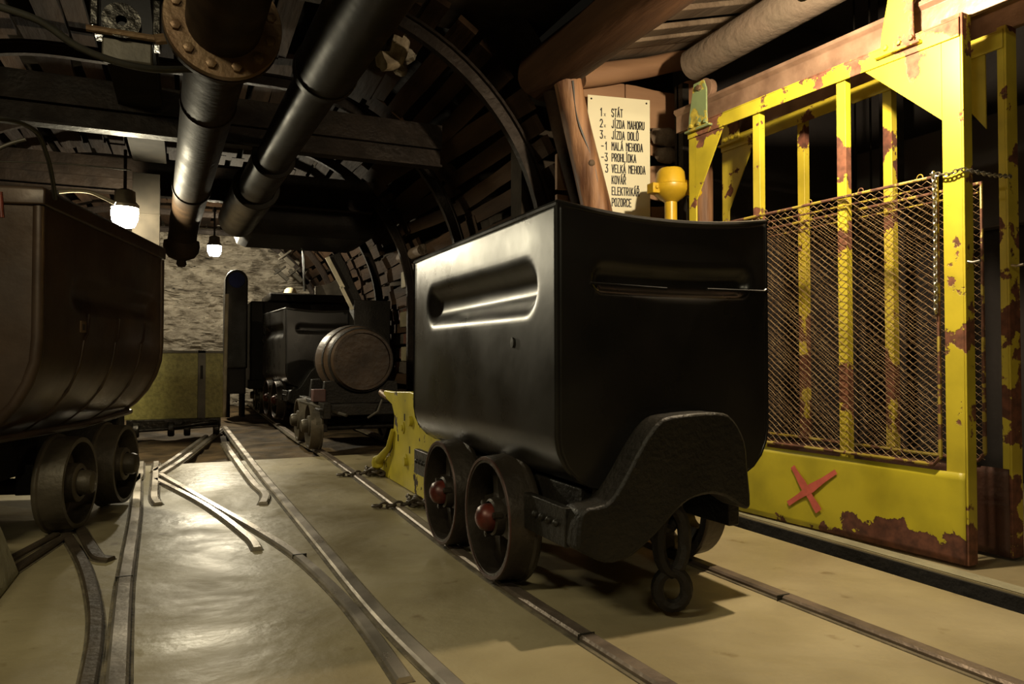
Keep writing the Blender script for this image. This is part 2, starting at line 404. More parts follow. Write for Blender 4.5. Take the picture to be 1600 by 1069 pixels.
for y0, y1 in bays[1:]:
    a = 0.05
    while a < PI / 2:
        wdt = random.uniform(.10, .15); lag(br, y0, y1, a, XC, RR + random.uniform(0, .02), wdt, .035, random.uniform(-.12, .12)); a += (wdt + random.uniform(.02, .075)) / RR
    a = PI / 2 + .03
    while a < PI:
        wdt = random.uniform(.10, .15); lag(bl, y0, y1, a, XL, RR + random.uniform(0, .02), wdt, .035, random.uniform(-.1, .1)); a += (wdt + random.uniform(.02, .075)) / RR
for y0, y1 in bays:
    x = XL + .05
    while x < XC - .02:
        wdt = random.uniform(.10, .15); z = ZC + RR + random.uniform(0, .02)
        bc.box((x, y0 - random.uniform(.02, .12), z), (x + wdt, y1 + random.uniform(.02, .12), z + .035)); x += wdt + random.uniform(.02, .06)
# lower right wall: squared blocks and stacked rubble between the arch legs
for y0, y1 in bays[1:]:
    z = 0.02
    while z < 1.28:
        h = random.uniform(.11, .17)
        if random.random() < .45:
            br.box((XC + RR + .0, y0 + .03, z), (XC + RR + .12, y1 - .03, z + h * .9), Matrix.Rotation(random.uniform(-.004, .004), 4, 'X'))
        else:
            y = y0 + .04
            while y < y1 - .1:
                L = random.uniform(.12, .26)
                c = Vector((XC + RR + .10, y + L / 2, z + h / 2)); vs = []
                for sx in (-1, 1):
                    for sy in (-1, 1):
                        for sz in (-1, 1): vs.append(c + Vector((sx * .08 * random.uniform(.6, 1.1), sy * L * .48 * random.uniform(.75, 1), sz * h * .46 * random.uniform(.75, 1))))
                st.cur = 0 if random.random() < .75 else 1
                st.add(vs, [(0, 1, 3, 2), (4, 6, 7, 5), (0, 4, 5, 1), (2, 3, 7, 6), (0, 2, 6, 4), (1, 5, 7, 3)]); y += L
        z += h
M['brick'] = mat('red_brown_stone', (.12, .045, .026), .8, 0, var=.5, bump=.5)
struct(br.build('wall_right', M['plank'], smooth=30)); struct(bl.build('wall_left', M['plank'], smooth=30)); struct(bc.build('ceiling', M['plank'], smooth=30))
struct(st.build('wall_right_rubble', [M['stone'], M['brick']], bev=.012, smooth=30))

# steel arches
def arch_obj(i):
    # trough (TH-like) section, open inwards
    sec = [(-.062, .0), (-.062, .016), (-.036, .016), (-.024, .075), (.024, .075), (.036, .016), (.062, .016), (.062, .0), (.030, .0), (.018, .06), (-.018, .06), (-.030, .0)]
    a = MB(); pts = profile(RR - .085, 22)
    a.sweep([(x, 0, z) for x, z in pts], [(p, -q) for p, q in sec], (0, 1, 0))
    return a
arch_labels = ['steel roof arch nearest the black cart, its leg running down behind the leaning log', 'second steel roof arch, springing from behind the black cart\'s rear corner',
               'third steel roof arch, above the yellow buffer stand', 'fourth steel roof arch, its leg between barrel and yellow stand',
               'fifth steel roof arch, above the barrel wagon', 'sixth steel roof arch, just this side of the last one', 'farthest steel roof arch in front of the grey rock face']
a0 = None
for i, y in enumerate(ARCHY):
    if a0 is None:
        a0 = arch_obj(0).build('steel_arch', M['arch'], smooth=35); o = a0
    else: o = a0.copy(); C.objects.link(o)
    o.location = (0, y, 0); tag(o, arch_labels[i], 'arch support', 'steel roof arches')

# wooden spreaders between arches
def log(name, p0, p1, r0, r1, m, label=None, cat='log', parent=None, rn=.16, n=18, bend=.02, seg=14, cap=None):
    p0 = Vector(p0); p1 = Vector(p1); s_ = random.uniform(0, 50); P = []; R_ = []
    for i in range(seg + 1):
        t = i / seg; q = p0.lerp(p1, t)
        P.append(q + Vector((noise.noise(Vector((t * 2, s_, 0))), noise.noise(Vector((t * 2, s_, 5))), noise.noise(Vector((t * 2, s_, 9))))) * bend); R_.append(r0 + (r1 - r0) * t)
    L = MB(); L.tube(P, R_, n, rn=rn); o = L.build(name, m, parent, smooth=50)
    if label: tag(o, label, cat)
    return o
pq = at(638, 398, x=2.0)
log('round_spacer_log', (2.03, pq.y - .38, pq.z), (2.03, pq.y + .38, pq.z + .01), .055, .055, M['log'], 'short round spacer log lying level on the arch wall above pale blocks', 'log')
M['pale_wood'] = mat('pale_split_wood', (.50, .42, .30), .8, 0, col2=(.26, .2, .13), scale=14, bump=.6)
log('rough_timber', at(597, 96, y=4.45), at(652, 34, y=4.45), .06, .05, M['pale_wood'], 'pale rough split timber jutting through the roof boards beside the black pipe', 'timber', rn=.5, bend=.05)
for k, (px, py, r, lb) in enumerate(((590, 70, .07, 'pale angular stone left of the rough timber in the roof'), (634, 82, .075, 'grey loose stone right of the rough timber in the roof'), (625, 108, .05, 'smallest grey stone wedged below the rough timber in the roof'))):
    c = at(px, py, y=4.55); s_ = MB(); vs = []
    s_.lathe([(.01, -r), (r * .8, -r * .6), (r, 0), (r * .7, r * .7), (.01, r)], Mx(c, .5 + k, .3 * k, k), n=7)
    tag(s_.build('loose_stone', M['rock'], smooth=0), lb, 'stone', 'loose stones in the roof')

M['pale_block'] = mat('pale_timber_block', (.20, .165, .095), .8, 0, var=.6, scale=6, bump=.4)
for (u, v, hh, lb) in ((650, 432, .17, 'uppermost pale squared timber block in the arch wall just left of the black cart'), (648, 497, .16, 'middle pale squared timber block in the arch wall left of the black cart'), (650, 553, .15, 'lowest pale squared timber block in the arch wall left of the black cart')):
    c = at(u, v, x=2.10); b = MB(); b.box((2.06, c.y - .42, c.z - hh / 2), (2.16, c.y + .42, c.z + hh / 2)); tag(b.build('timber_block', M['pale_block'], bev=.01), lb, 'timber block', 'pale blocks in the arch wall')

# near chamber roof: cross boards between the log lintel and the shaft beam, dark boards over the track
b = MB()
y = -1.6
while y < 3.0:
    wdt = random.uniform(.13, .2); zz = 2.62 + random.uniform(-.01, .01)
    b.box((-2.6, y, zz), (2.05, y + wdt, zz + .04), Mx((0, 0, 0), 0, 0, random.uniform(-.004, .004))); y += wdt + random.uniform(.01, .04)
struct(b.build('ceiling_near', M['plank'], smooth=30))
b = MB(); b.box((-3.3, -2.8, 2.75), (2.0, 4.2, 2.85)); b.box((-3.3, 3.0, 2.9), (2.1, 4.2, 3.3)); struct(b.build('ceiling_slab', M['darkrock'], smooth=0))
# slatted roof of the shaft side pocket
b = MB(); y = 1.2
while y < 3.75:
    wdt = .17; t = (y - 1.2) / 2.5; z0 = 2.44 + .02 * math.sin(y * 9); 
    m_ = Mx((2.0, y, z0), random.uniform(-.05, .12), -.27, 0)
    b.box((-.1, 0, 0), (1.0, wdt * .93, .03), m_); y += wdt
struct(b.build('ceiling_shaft', M['log'], smooth=30, bev=.006))
log('timber_lintel', (1.86, .6, 2.33), (1.86, 3.80, 2.38), .125, .14, M['woodx'], 'thick dark round timber lintel running above the black cart to the leaning post', 'timber beam', rn=.12, n=24)
log('cross_timber', at(905, 122, y=3.72), at(1086, 92, y=3.72), .062, .056, M['board'], 'rough brown crosswise timber above the cream sign', 'timber beam', rn=.18, n=20)
# shaft edge beam
b = MB()
p0 = at(1096, 92, y=3.2); 
b.tube([(2.66, .4, 2.47), (2.60, 2.0, 2.42), (2.545, 3.28, 2.37)], [.12, .105, .085], 20, rn=.05)
tag(b.build('shaft_beam', M['beam'], smooth=50), 'grey rough beam running from top edge down to the brown post above the gates', 'beam')

# wall behind the sign: boards, stones
b = MB(); y = 3.77; 
rows = [(1.16, 1.33), (1.35, 1.52), (1.56, 1.70), (1.73, 1.93), (2.00, 2.14), (2.17, 2.42)]
for i, (z0, z1) in enumerate(rows):
    xs = [1.95, 2.42, 2.98] if i % 2 else [1.95, 2.6, 2.98]
    for q in range(2):
        n = 8; x0, x1 = xs[q] + .008, xs[q + 1]; vs = []; fs = []
        for k in range(n + 1):
            x = x0 + (x1 - x0) * k / n; e = .025 * noise.noise(Vector((x * 5, z0 * 7, 2))); e2 = .035 * noise.noise(Vector((x * 4, z0 * 9, 8)))
            vs += [(x, y, z0 + e), (x, y, z1 + e2), (x, y + .03, z1 + e2), (x, y + .03, z0 + e)]
        for k in range(n):
            for j in range(4): fs.append((k * 4 + j, k * 4 + (j + 1) % 4, (k + 1) * 4 + (j + 1) % 4, (k + 1) * 4 + j))
        fs += [(3, 2, 1, 0), tuple(range(n * 4, n * 4 + 4))]
        b.add(vs, fs)
for z in (.1, .3, .5, .7, .9): b.box((1.95, y, z), (2.98, y + .03, z + .17))
struct(b.build('wall_boards', M['board'], smooth=0, bev=.004))
b = MB(); b.box((1.9, 4.14, 0), (3.1, 4.3, 2.7)); struct(b.build('wall_station', M['darkrock'], smooth=0))
def stone(name, c, sx, sz, lb):
    s_ = MB(); vs = []; N, K = 9, 14
    for i in range(N + 1):
        th = PI * i / N
        for j in range(K):
            ph = 2 * PI * j / K; d = Vector((math.sin(th) * math.cos(ph), math.sin(th) * math.sin(ph), math.cos(th)))
            q = 1 + .25 * noise.noise(d * 1.6 + Vector(c) * 3); vs.append(Vector(c) + Vector((d.x * sx, d.y * .035, d.z * sz)) * q)
    fs = [(i * K + j, i * K + (j + 1) % K, (i + 1) * K + (j + 1) % K, (i + 1) * K + j) for i in range(N) for j in range(K)]
    s_.add(vs, fs); tag(s_.build(name, M['log'], smooth=30), lb, 'stone', 'stones stacked behind the sign')
stone('wall_stone', at(1038, 215, y=3.73), .115, .06, 'upper brown stone right of the cream sign, above the yellow valve')
stone('wall_stone', at(1040, 243, y=3.73), .09, .05, 'lower stone right of the cream sign, just above the valve cap')

# timber posts
lp = thing('leaning_log_post', 'leaning brown log post with long crack in front of the sign', 'timber post')
pt, pb_ = at(887, 128, y=3.5), at(930, 320, y=3.5); dr = (pb_ - pt); pbot = pt + dr * (pt.z / -dr.z)
P = [pbot.lerp(pt, i / 18) for i in range(19)]
L = MB(); L.tube(P, [.092 - .016 * i / 18 for i in range(19)], 26, rn=.12); L.build('trunk', M['wood'], lp, smooth=60)
cr = MB(); pts = []
for i in range(28):
    t = .52 + .47 * i / 27; c = pbot.lerp(pt, t); a = math.radians(-100 + 10 * math.sin(i * .5) + 22 * (i / 27 - .5) * -1)
    pts.append(c + Vector((math.cos(a) * .079, math.sin(a) * .079, 0)))
cr.tube(pts, [.0045 + .0025 * math.sin(i) for i in range(28)], 5); cr.build('crack', M['letter'], lp)
kn = MB(); kc = pbot.lerp(pt, .80) + Vector((-.012, -.078, 0)); kn.lathe([(.001, .014), (.013, .010), (.02, 0), (.021, -.02)], Matrix.Translation(kc) @ Matrix.Rotation(PI / 2, 4, 'X'), 12); kn.build('knot', M['log'], lp)
lp2 = at(880, 250, y=3.62)
log('backing_timber_post', at(915, 330, y=3.68) + (at(915, 330, y=3.68) - at(868, 150, y=3.68)) * 2.0, at(862, 128, y=3.68), .07, .065, M['plank'], 'dark timber post leaning just behind the cracked log post', 'timber post')
log('round_timber_post', (2.83, 3.62, 0), (2.83, 3.62, 2.42), .085, .08, M['wood'], 'reddish brown round timber post under the end of the shaft beam', 'timber post')
px_ = at(1100, 300, y=3.45)
log('short_timber_post', (px_.x - .01, 3.45, 0), (px_.x - .01, 3.45, at(1100, 246, y=3.45).z), .060, .055, M['wood'], 'short brown wooden post with chipped top behind the gate\'s far corner', 'timber post', rn=.1)
b = MB(); q = at(1070, 250, y=3.5); b.box((q.x - .02, 3.49, 0), (q.x + .025, 3.55, 2.36)); b.box((q.x - .02, 3.53, 0), (q.x + .045, 3.57, 2.36))
tag(b.build('steel_upright', M['darkiron'], bev=.003), 'dark steel upright between the wall boards and the far end of the gates', 'steel post')

# ------------------------------------------------------------------ sign
c0 = at(918, 148, y=3.72); c1 = at(1015, 157, y=3.72 - .08)
sg = thing('signal_board', 'cream enamel board of signal codes in black capitals behind the log post', 'sign')
wv = Vector((c1.x - c0.x, c1.y - c0.y, 0)); sw = wv.length; wv.normalize(); ang = math.atan2(wv.y, wv.x)
sg.location = (c0.x, c0.y, c0.z); sg.rotation_euler = (0, 0, ang)
slope = (c1.z - c0.z) / sw
sh = 1.05
b = MB(); b.prism([(0, 0), (sw, slope * sw), (sw, -sh), (0, -sh)], .004, Matrix.Rotation(PI / 2, 4, 'X')); b.build('panel', M['sign'], sg, bev=.001)
for x in (.022, sw - .022):
    b = MB(); b.lathe([(.001, .004), (.005, .003), (.006, 0)], Mx((x, -.004, -.022 + slope * x), PI / 2), 8); b.build('screw', M['darkiron'], sg)
G = {  # hand painted narrow capitals: strokes on a 1 x 1 cell
 'S': [[(1, .82), (.8, 1), (.2, 1), (0, .82), (0, .62), (1, .38), (1, .18), (.8, 0), (.2, 0), (0, .18)]], 'T': [[(0, 1), (1, 1)], [(.5, 1), (.5, 0)]],
 'A': [[(0, 0), (.5, 1), (1, 0)], [(.2, .32), (.8, .32)]], 'J': [[(.9, 1), (.9, .2), (.7, 0), (.2, 0), (0, .2)]], 'I': [[(.5, 1), (.5, 0)]],
 'Z': [[(0, 1), (1, 1), (0, 0), (1, 0)]], 'D': [[(0, 0), (0, 1), (.7, 1), (1, .8), (1, .2), (.7, 0), (0, 0)]], 'N': [[(0, 0), (0, 1), (1, .55)], [(1, 1), (1, 0)]],
 'H': [[(0, 0), (0, 1)], [(1, 0), (1, 1)], [(0, .5), (1, .5)]], 'O': [[(.25, 0), (0, .18), (0, .82), (.25, 1), (.75, 1), (1, .82), (1, .18), (.75, 0), (.25, 0)]],
 'R': [[(0, 0), (0, 1), (.75, 1), (1, .85), (1, .6), (.75, .48), (0, .48)], [(.5, .48), (1, 0)]], 'U': [[(0, 1), (0, .18), (.25, 0), (.75, 0), (1, .18), (1, 1)]],
 'L': [[(0, 1), (0, 0), (1, 0)]], 'M': [[(0, 0), (0, 1), (.5, .55), (1, 1), (1, 0)]], 'E': [[(1, 1), (0, 1), (0, 0), (1, 0)], [(0, .5), (.8, .5)]],
 'P': [[(0, 0), (0, 1), (.75, 1), (1, .85), (1, .6), (.75, .45), (0, .45)]], 'K': [[(0, 0), (0, 1)], [(1, 1), (0, .42)], [(.3, .58), (1, 0)]], 'V': [[(0, 1), (.5, 0), (1, 1)]],
 'C': [[(1, .82), (.75, 1), (.25, 1), (0, .82), (0, .18), (.25, 0), (.75, 0), (1, .18)]], '1': [[(.2, .78), (.6, 1), (.6, 0)]], '2': [[(0, .8), (.25, 1), (.75, 1), (1, .8), (1, .62), (0, 0), (1, 0)]],
 '3': [[(0, 1), (1, 1), (.45, .58), (.8, .55), (1, .38), (1, .15), (.75, 0), (.2, 0), (0, .15)]], 'x': [[(0, 0), (1, 1)], [(0, 1), (1, 0)]], '-': [[(0, .45), (.8, .45)]],
 'acute': [[(.35, 1.10), (.7, 1.30)]], 'caron': [[(.2, 1.30), (.5, 1.10), (.8, 1.30)]], 'ring': [[(.5, 1.08), (.3, 1.18), (.5, 1.30), (.7, 1.18), (.5, 1.08)]]}
ACC = {'\u00c1': ('A', 'acute'), '\u00cd': ('I', 'acute'), '\u0158': ('R', 'caron'), '\u016e': ('U', 'ring')}
def text(body, x, z, hgt, adv, m, parent, th=.0062, name='lettering'):
    b = MB(); cw = adv * .60
    for ch in body:
        if ch == ' ': x += adv * .8; continue
        parts = ACC.get(ch, (ch,)); w_ = cw * (.5 if parts[0] == 'I' else (1.1 if parts[0] in 'MA' else 1))
        for g_ in parts:
            for st_ in G[g_]:
                for (p0, p1) in zip(st_[:-1], st_[1:]):
                    a = Vector((x + p0[0] * w_, 0, z + p0[1] * hgt)); c = Vector((x + p1[0] * w_, 0, z + p1[1] * hgt)); d = (c - a).normalized(); nn = Vector((-d.z, 0, d.x)) * th / 2; e = d * th * .42
                    y0, y1 = -.0045, -.0052
                    q = [a - e + nn, c + e + nn, c + e - nn, a - e - nn]
                    b.add([p + Vector((0, y0, 0)) for p in q] + [p + Vector((0, y1, 0)) for p in q], [(0, 1, 2, 3), (7, 6, 5, 4), (0, 4, 5, 1), (1, 5, 6, 2), (2, 6, 7, 3), (3, 7, 4, 0)])
        x += w_ + adv * .34
    return b.build(name, m, parent, smooth=0)
lines = [('1', 'x', 'STÁT', 0), ('2', 'x', 'JÍZDA NAHORU', 0), ('3', 'x', 'JÍZDA DOLŮ', 0), ('-1', '', 'MALÁ NEHODA', 1), ('-3', '', 'PROHLÍDKA', 1), ('3', '', 'VELKÁ NEHODA', 2),
         ('', '', 'KOVÁŘ', 0), ('', '', 'ELEKTRIKÁŘ', 0), ('', '', 'POZORCE', 0)]
SH = lambda x: slope * x
cdist = sw / 97.0
for i, (a, x_, t, mode) in enumerate(lines):
    zz = -.120 - i * .0735 * sw / .43
    hg = .050 * sw / .43; ad = 4.75 * cdist
    if a: text(a, (19 if mode == 0 else (21 if mode == 1 else 27)) * cdist, zz, hg, ad * 1.2, M['letter'], sg)
    if x_: text('x', 25 * cdist, zz, hg * .33, ad * .8, M['letter'], sg, .003)
    text(t, 37 * cdist, zz, hg, ad, M['letter'], sg)

# ------------------------------------------------------------------ rails
sec = [(-.024, -.02), (-.024, .010), (-.017, .016), (.017, .016), (.024, .010), (.024, -.02)]
def rail(label, pts, wdt=1.0, m=None, name='rail', k=5, group='rails set in the floor'):
    P = smooth_path([gpt(*p) for p in pts], k)
    b = MB(); b.sweep(P, [(a * wdt, h) for a, h in sec], None)
    # a grimy groove filler strip on one side
    o = b.build(name, m or M['rail'], smooth=30); tag(o, label, 'rail', group)
    g = MB(); g.sweep(P, [(-.036 * wdt, -.01), (-.033 * wdt, .002), (.033 * wdt, .002), (.036 * wdt, -.01)], None); g.build('grimy_groove', M['grime'], o, smooth=0)
    return o
def wrail(label, pts, m=None, name='rail', wdt=1.0, group='rails set in the floor'):
    P = smooth_path([(x, y, 0) for x, y in pts], 4); b = MB(); b.sweep(P, [(a * wdt, h) for a, h in sec], None)
    o = tag(b.build(name, m or M['rail'], smooth=30), label, 'rail', group)
    g = MB(); g.sweep(P, [(-.042 * wdt, -.01), (-.038 * wdt, .003), (.038 * wdt, .003), (.042 * wdt, -.01)], None); g.build('grimy_groove', M['grime'], o, smooth=0)
    return o
wrail('left rail of the black cart\'s track, beneath its near wheels', [(1.03, .9), (.985, 1.72), (.968, 2.2), (.968, 2.8), (.985, 3.8), (1.0, 5), (1.0, 6.1), (.96, 7.5), (.98, 13)], M['raildull'])
wrail('right rail of the black cart\'s track, passing before the gates', [(1.745, .6), (1.72, 1.6), (1.712, 2.3), (1.716, 3), (1.72, 5), (1.70, 8), (1.70, 13)], M['raildull'])
rail('long slightly curved rail left of the black cart, ending at the lower frame edge', [(351, 668), (403, 736), (440, 780), (500, 852), (590, 960), (700, 1069), (800, 1160)])
rail('steeply running rail in lower left, bright along one edge', [(215, 744), (212, 800), (200, 880), (193, 930), (183, 1069), (178, 1180)])
rail('switch point rail bending from the bright V to the lower frame edge', [(250, 743), (330, 790), (400, 830), (462, 870), (520, 922), (570, 980), (632, 1069)], .8)
rail('upper arm of the bright V, running to the board trolley', [(252, 742), (288, 718), (330, 684), (345, 672)], .9, k=3)
rail('outer arm beside the bright V, pointing at the trolley', [(240, 739), (270, 720), (322, 682)], .8, k=3)
rail('bright check rail with flared end left of the long curved point rail', [(243, 751), (307, 784), (350, 812), (384, 839), (395, 849), (402, 861)], .75, k=4)
rail('short upright guard rail below the bright V', [(244, 724), (242, 760), (241, 780), (247, 790)], .9, k=3)
rail('small wing rail with bent end beside the left cart\'s far wheel', [(221, 724), (220, 738), (219, 748), (206, 760)], .8, k=3)
rail('guard rail with flared lower end beside the long rail', [(350, 693), (370, 722), (395, 756), (410, 770), (415, 778), (411, 789)], .95, k=4)
rail('dull curved rail leading from under the left cart\'s near wheel', [(104, 838), (131, 885), (147, 945), (149, 1000), (138, 1069), (120, 1160)], .78, M['railside'])
rail('short dull guard rail curling right of the left cart\'s near wheel', [(125, 828), (147, 866), (158, 875), (174, 877)], .9, M['railside'], k=3)
rail('faint rail running to the left frame edge, upper of the two', [(88, 838), (0, 885), (-80, 925)], .7, M['railside'], k=3)
rail('faint rail running to the left frame edge, lower of the two', [(96, 845), (0, 909), (-70, 955)], .8, M['railside'], k=3)
for (px, py, nm) in ((194, 908, 'rail.003'), (468, 873, 'rail.004'), (916, 1000, 'rail'), (1224, 938, 'rail.001')):
    q = gpt(px, py); r_ = bpy.data.objects[nm]; g = MB(); g.lathe([(.001, .0), (.026, .0), (.026, .0175), (.001, .0177)], Matrix.Translation((q.x, q.y, 0)) @ Matrix.Diagonal((1, .16, 1, 1)), 12); g.build('joint_gap', M['letter'], r_)
b = MB(); b.box((2.435, .5, 0), (2.50, 3.6, .006)); tag(b.build('sill_strip', M['concrete'], bev=.004), 'narrow pale concrete sill under the yellow gates', 'sill')

# ------------------------------------------------------------------ wheels
def make_wheel(parent, r=.2, wd=.105, spoked=True, m=None, rimm=None, capm=None, outward=1, loc=(0, 0, 0), name='wheel'):
    """axis along local x; outward = +1/-1 side of the open face"""
    B = Matrix.Translation(Vector(loc)) @ Matrix.Rotation(PI / 2 * outward, 4, 'Y')   # local z -> outward x
    b = MB()
    b.lathe([(r - .016, wd), (r, wd), (r + .002, wd - .01), (r + .006, .03), (r + .008, .022), (r + .017, .016), (r + .019, .006), (r + .016, 0), (r * .93, 0), (r * .9, .012), (r * .88, wd * .5), (r * .90, wd), (r - .016, wd)], B, 48)
    if spoked:
        b.lathe([(r * .9, .010), (.05, .015), (.05, .03), (r * .9, .026)], B, 24) if False else None
        for k in range(5):
            a0 = 2 * PI * k / 5 + .3; n = 8; vs = []; fs = []
            for i in range(n + 1):
                t = i / n; rad = .035 + (r * .9 - .035) * t; h = .05 - .025 * t; hw = .020 + .030 * abs(t - .45) ** 1.5 * 2.2
                for sgn, hh in ((-1, h), (1, h), (1, h - .03), (-1, h - .03)):
                    aa = a0 + .12 * math.sin(t * 3)
                    d = Vector((math.cos(aa), math.sin(aa), 0)); tt = Vector((-d.y, d.x, 0))
                    vs.append(B @ (d * rad + tt * sgn * hw + Vector((0, 0, hh + (.012 if hh == h else 0)))))
            for i in range(n):
                for j in range(4): fs.append((i * 4 + j, i * 4 + (j + 1) % 4, (i + 1) * 4 + (j + 1) % 4, (i + 1) * 4 + j))
            b.add(vs, fs)
        b.lathe([(.062, 0), (.066, .05), (.060, .085), (.052, .09)], B, 24)
    else:
        b.lathe([(r * .9, .02), (.10, .03), (.085, .06), (.083, wd - .005), (.078, wd), (.06, wd + .002)], B, 32)
    o = b.build(name, m, parent, smooth=40)
    c = MB()
    if spoked: c.lathe([(.046, .085), (.045, .106), (.037, .124), (.021, .134), (.001, .137)], B, 24)
    else: c.lathe([(.055, wd), (.054, wd + .035), (.045, wd + .05), (.03, wd + .055), (.001, wd + .057)], B, 24)
    c.build('hub_cap', capm, o)
    if spoked:
        c = MB(); c.lathe([(r - .012, wd), (r - .011, wd + .003), (r - .001, wd + .003), (r + .001, wd - .001)], B, 48); c.build('rim_edge', rimm, o)
        for k in range(3):
            c = MB(); a = 2 * PI * k / 3 + .8; c.lathe([(.011, .07), (.011, .10), (.001, .102)], B @ Mx((.058 * math.cos(a), .058 * math.sin(a), 0)), 6)
            c.build('hub_bolt', M['wheel'], o)
    return o

# ------------------------------------------------------------------ tub body
def tub_body(parent, L, W, zt, zb, r, m, sdent=None, fdent=None, thick=.009, sag=0, ny=90, name='tub'):
    """open box with rounded bottom; x across, y along, origin at centre"""
    def hw(z):
        if z >= zb + r: return W / 2
        return W / 2 - r + math.sqrt(max(0, r * r - (zb + r - z) ** 2))
    def pill(a, b_, ca, cb, ha, hb):   # signed distance to a rounded slot
        rr = hb; dx = max(abs(a - ca) - (ha - rr), 0); dz = abs(b_ - cb); return rr - math.hypot(dx, dz)
    def sm(t): t = max(0, min(1, t)); return t * t * (3 - 2 * t)
    prof = []
    NZ = 44
    for i in range(NZ): prof.append((-W / 2, zt - (zt - zb - r) * i / NZ, -1))
    for p in arc((-W / 2 + r, zb + r), r, 180, 270, 14): prof.append((p[0], p[1], 0))
    for i in range(1, 8): prof.append((-W / 2 + r + (W - 2 * r) * i / 8, zb, 0))
    for p in arc((W / 2 - r, zb + r), r, 270, 360, 14): prof.append((p[0], p[1], 0))
    for i in range(1, NZ + 1): prof.append((W / 2, zb + r + (zt - zb - r) * i / NZ, 1))
    b = MB(); vs = []
    for i in range(ny + 1):
        y = -L / 2 + L * i / ny
        for x, z, sd in prof:
            if sd and sdent:
                s_ = pill(y, z, sdent[0], sdent[2], sdent[1], sdent[3]); x -= sd * sdent[4] * sm(s_ / sdent[5])
            if sd: x += sd * .006 * math.sin(y * 5.0) * sm((z - zb) / (zt - zb))*.5
            vs.append(Vector((x, y, z)))
    n = len(prof); fs = [(i * n + j, i * n + j + 1, (i + 1) * n + j + 1, (i + 1) * n + j) for i in range(ny) for j in range(n - 1)]
    b.add(vs, fs)
    for sy in (-1, 1):
        vs = []; NU, NV = 60, 60
        for i in range(NU + 1):
            s_ = -1 + 2 * i / NU
            for j in range(NV + 1):
                t = j / NV; z = zb + (zt - zb) * (t ** 1.3); x = s_ * hw(z); y = sy * L / 2
                if fdent:
                    q = pill(x, z, fdent[0], fdent[2], fdent[1], fdent[3]); y -= sy * fdent[4] * sm(q / fdent[5])
                y += sy * .012 * (1 - s_ * s_) * math.sin(t * 3)
                z2 = z - sag * (1 - s_ * s_) * sm((t - .6) / .4)
                vs.append(Vector((x, y, z2)))
        fs = [(i * (NV + 1) + j, (i + 1) * (NV + 1) + j, (i + 1) * (NV + 1) + j + 1, i * (NV + 1) + j + 1) for i in range(NU) for j in range(NV)]
        b.add(vs, fs)
    return b.build(name, m, parent, solid=thick, smooth=50), hw

def rim_path(L, W, zt, sag):
    P = []
    for i in range(13): P.append((-W / 2 + W * i / 12, -L / 2, zt - sag * (1 - (2 * i / 12 - 1) ** 2)))
    for i in range(1, 13): P.append((W / 2, -L / 2 + L * i / 12, zt))
    for i in range(1, 13): P.append((W / 2 - W * i / 12, L / 2, zt - sag * (1 - (2 * i / 12 - 1) ** 2)))
    for i in range(1, 12): P.append((-W / 2, L / 2 - L * i / 12, zt))
    return P

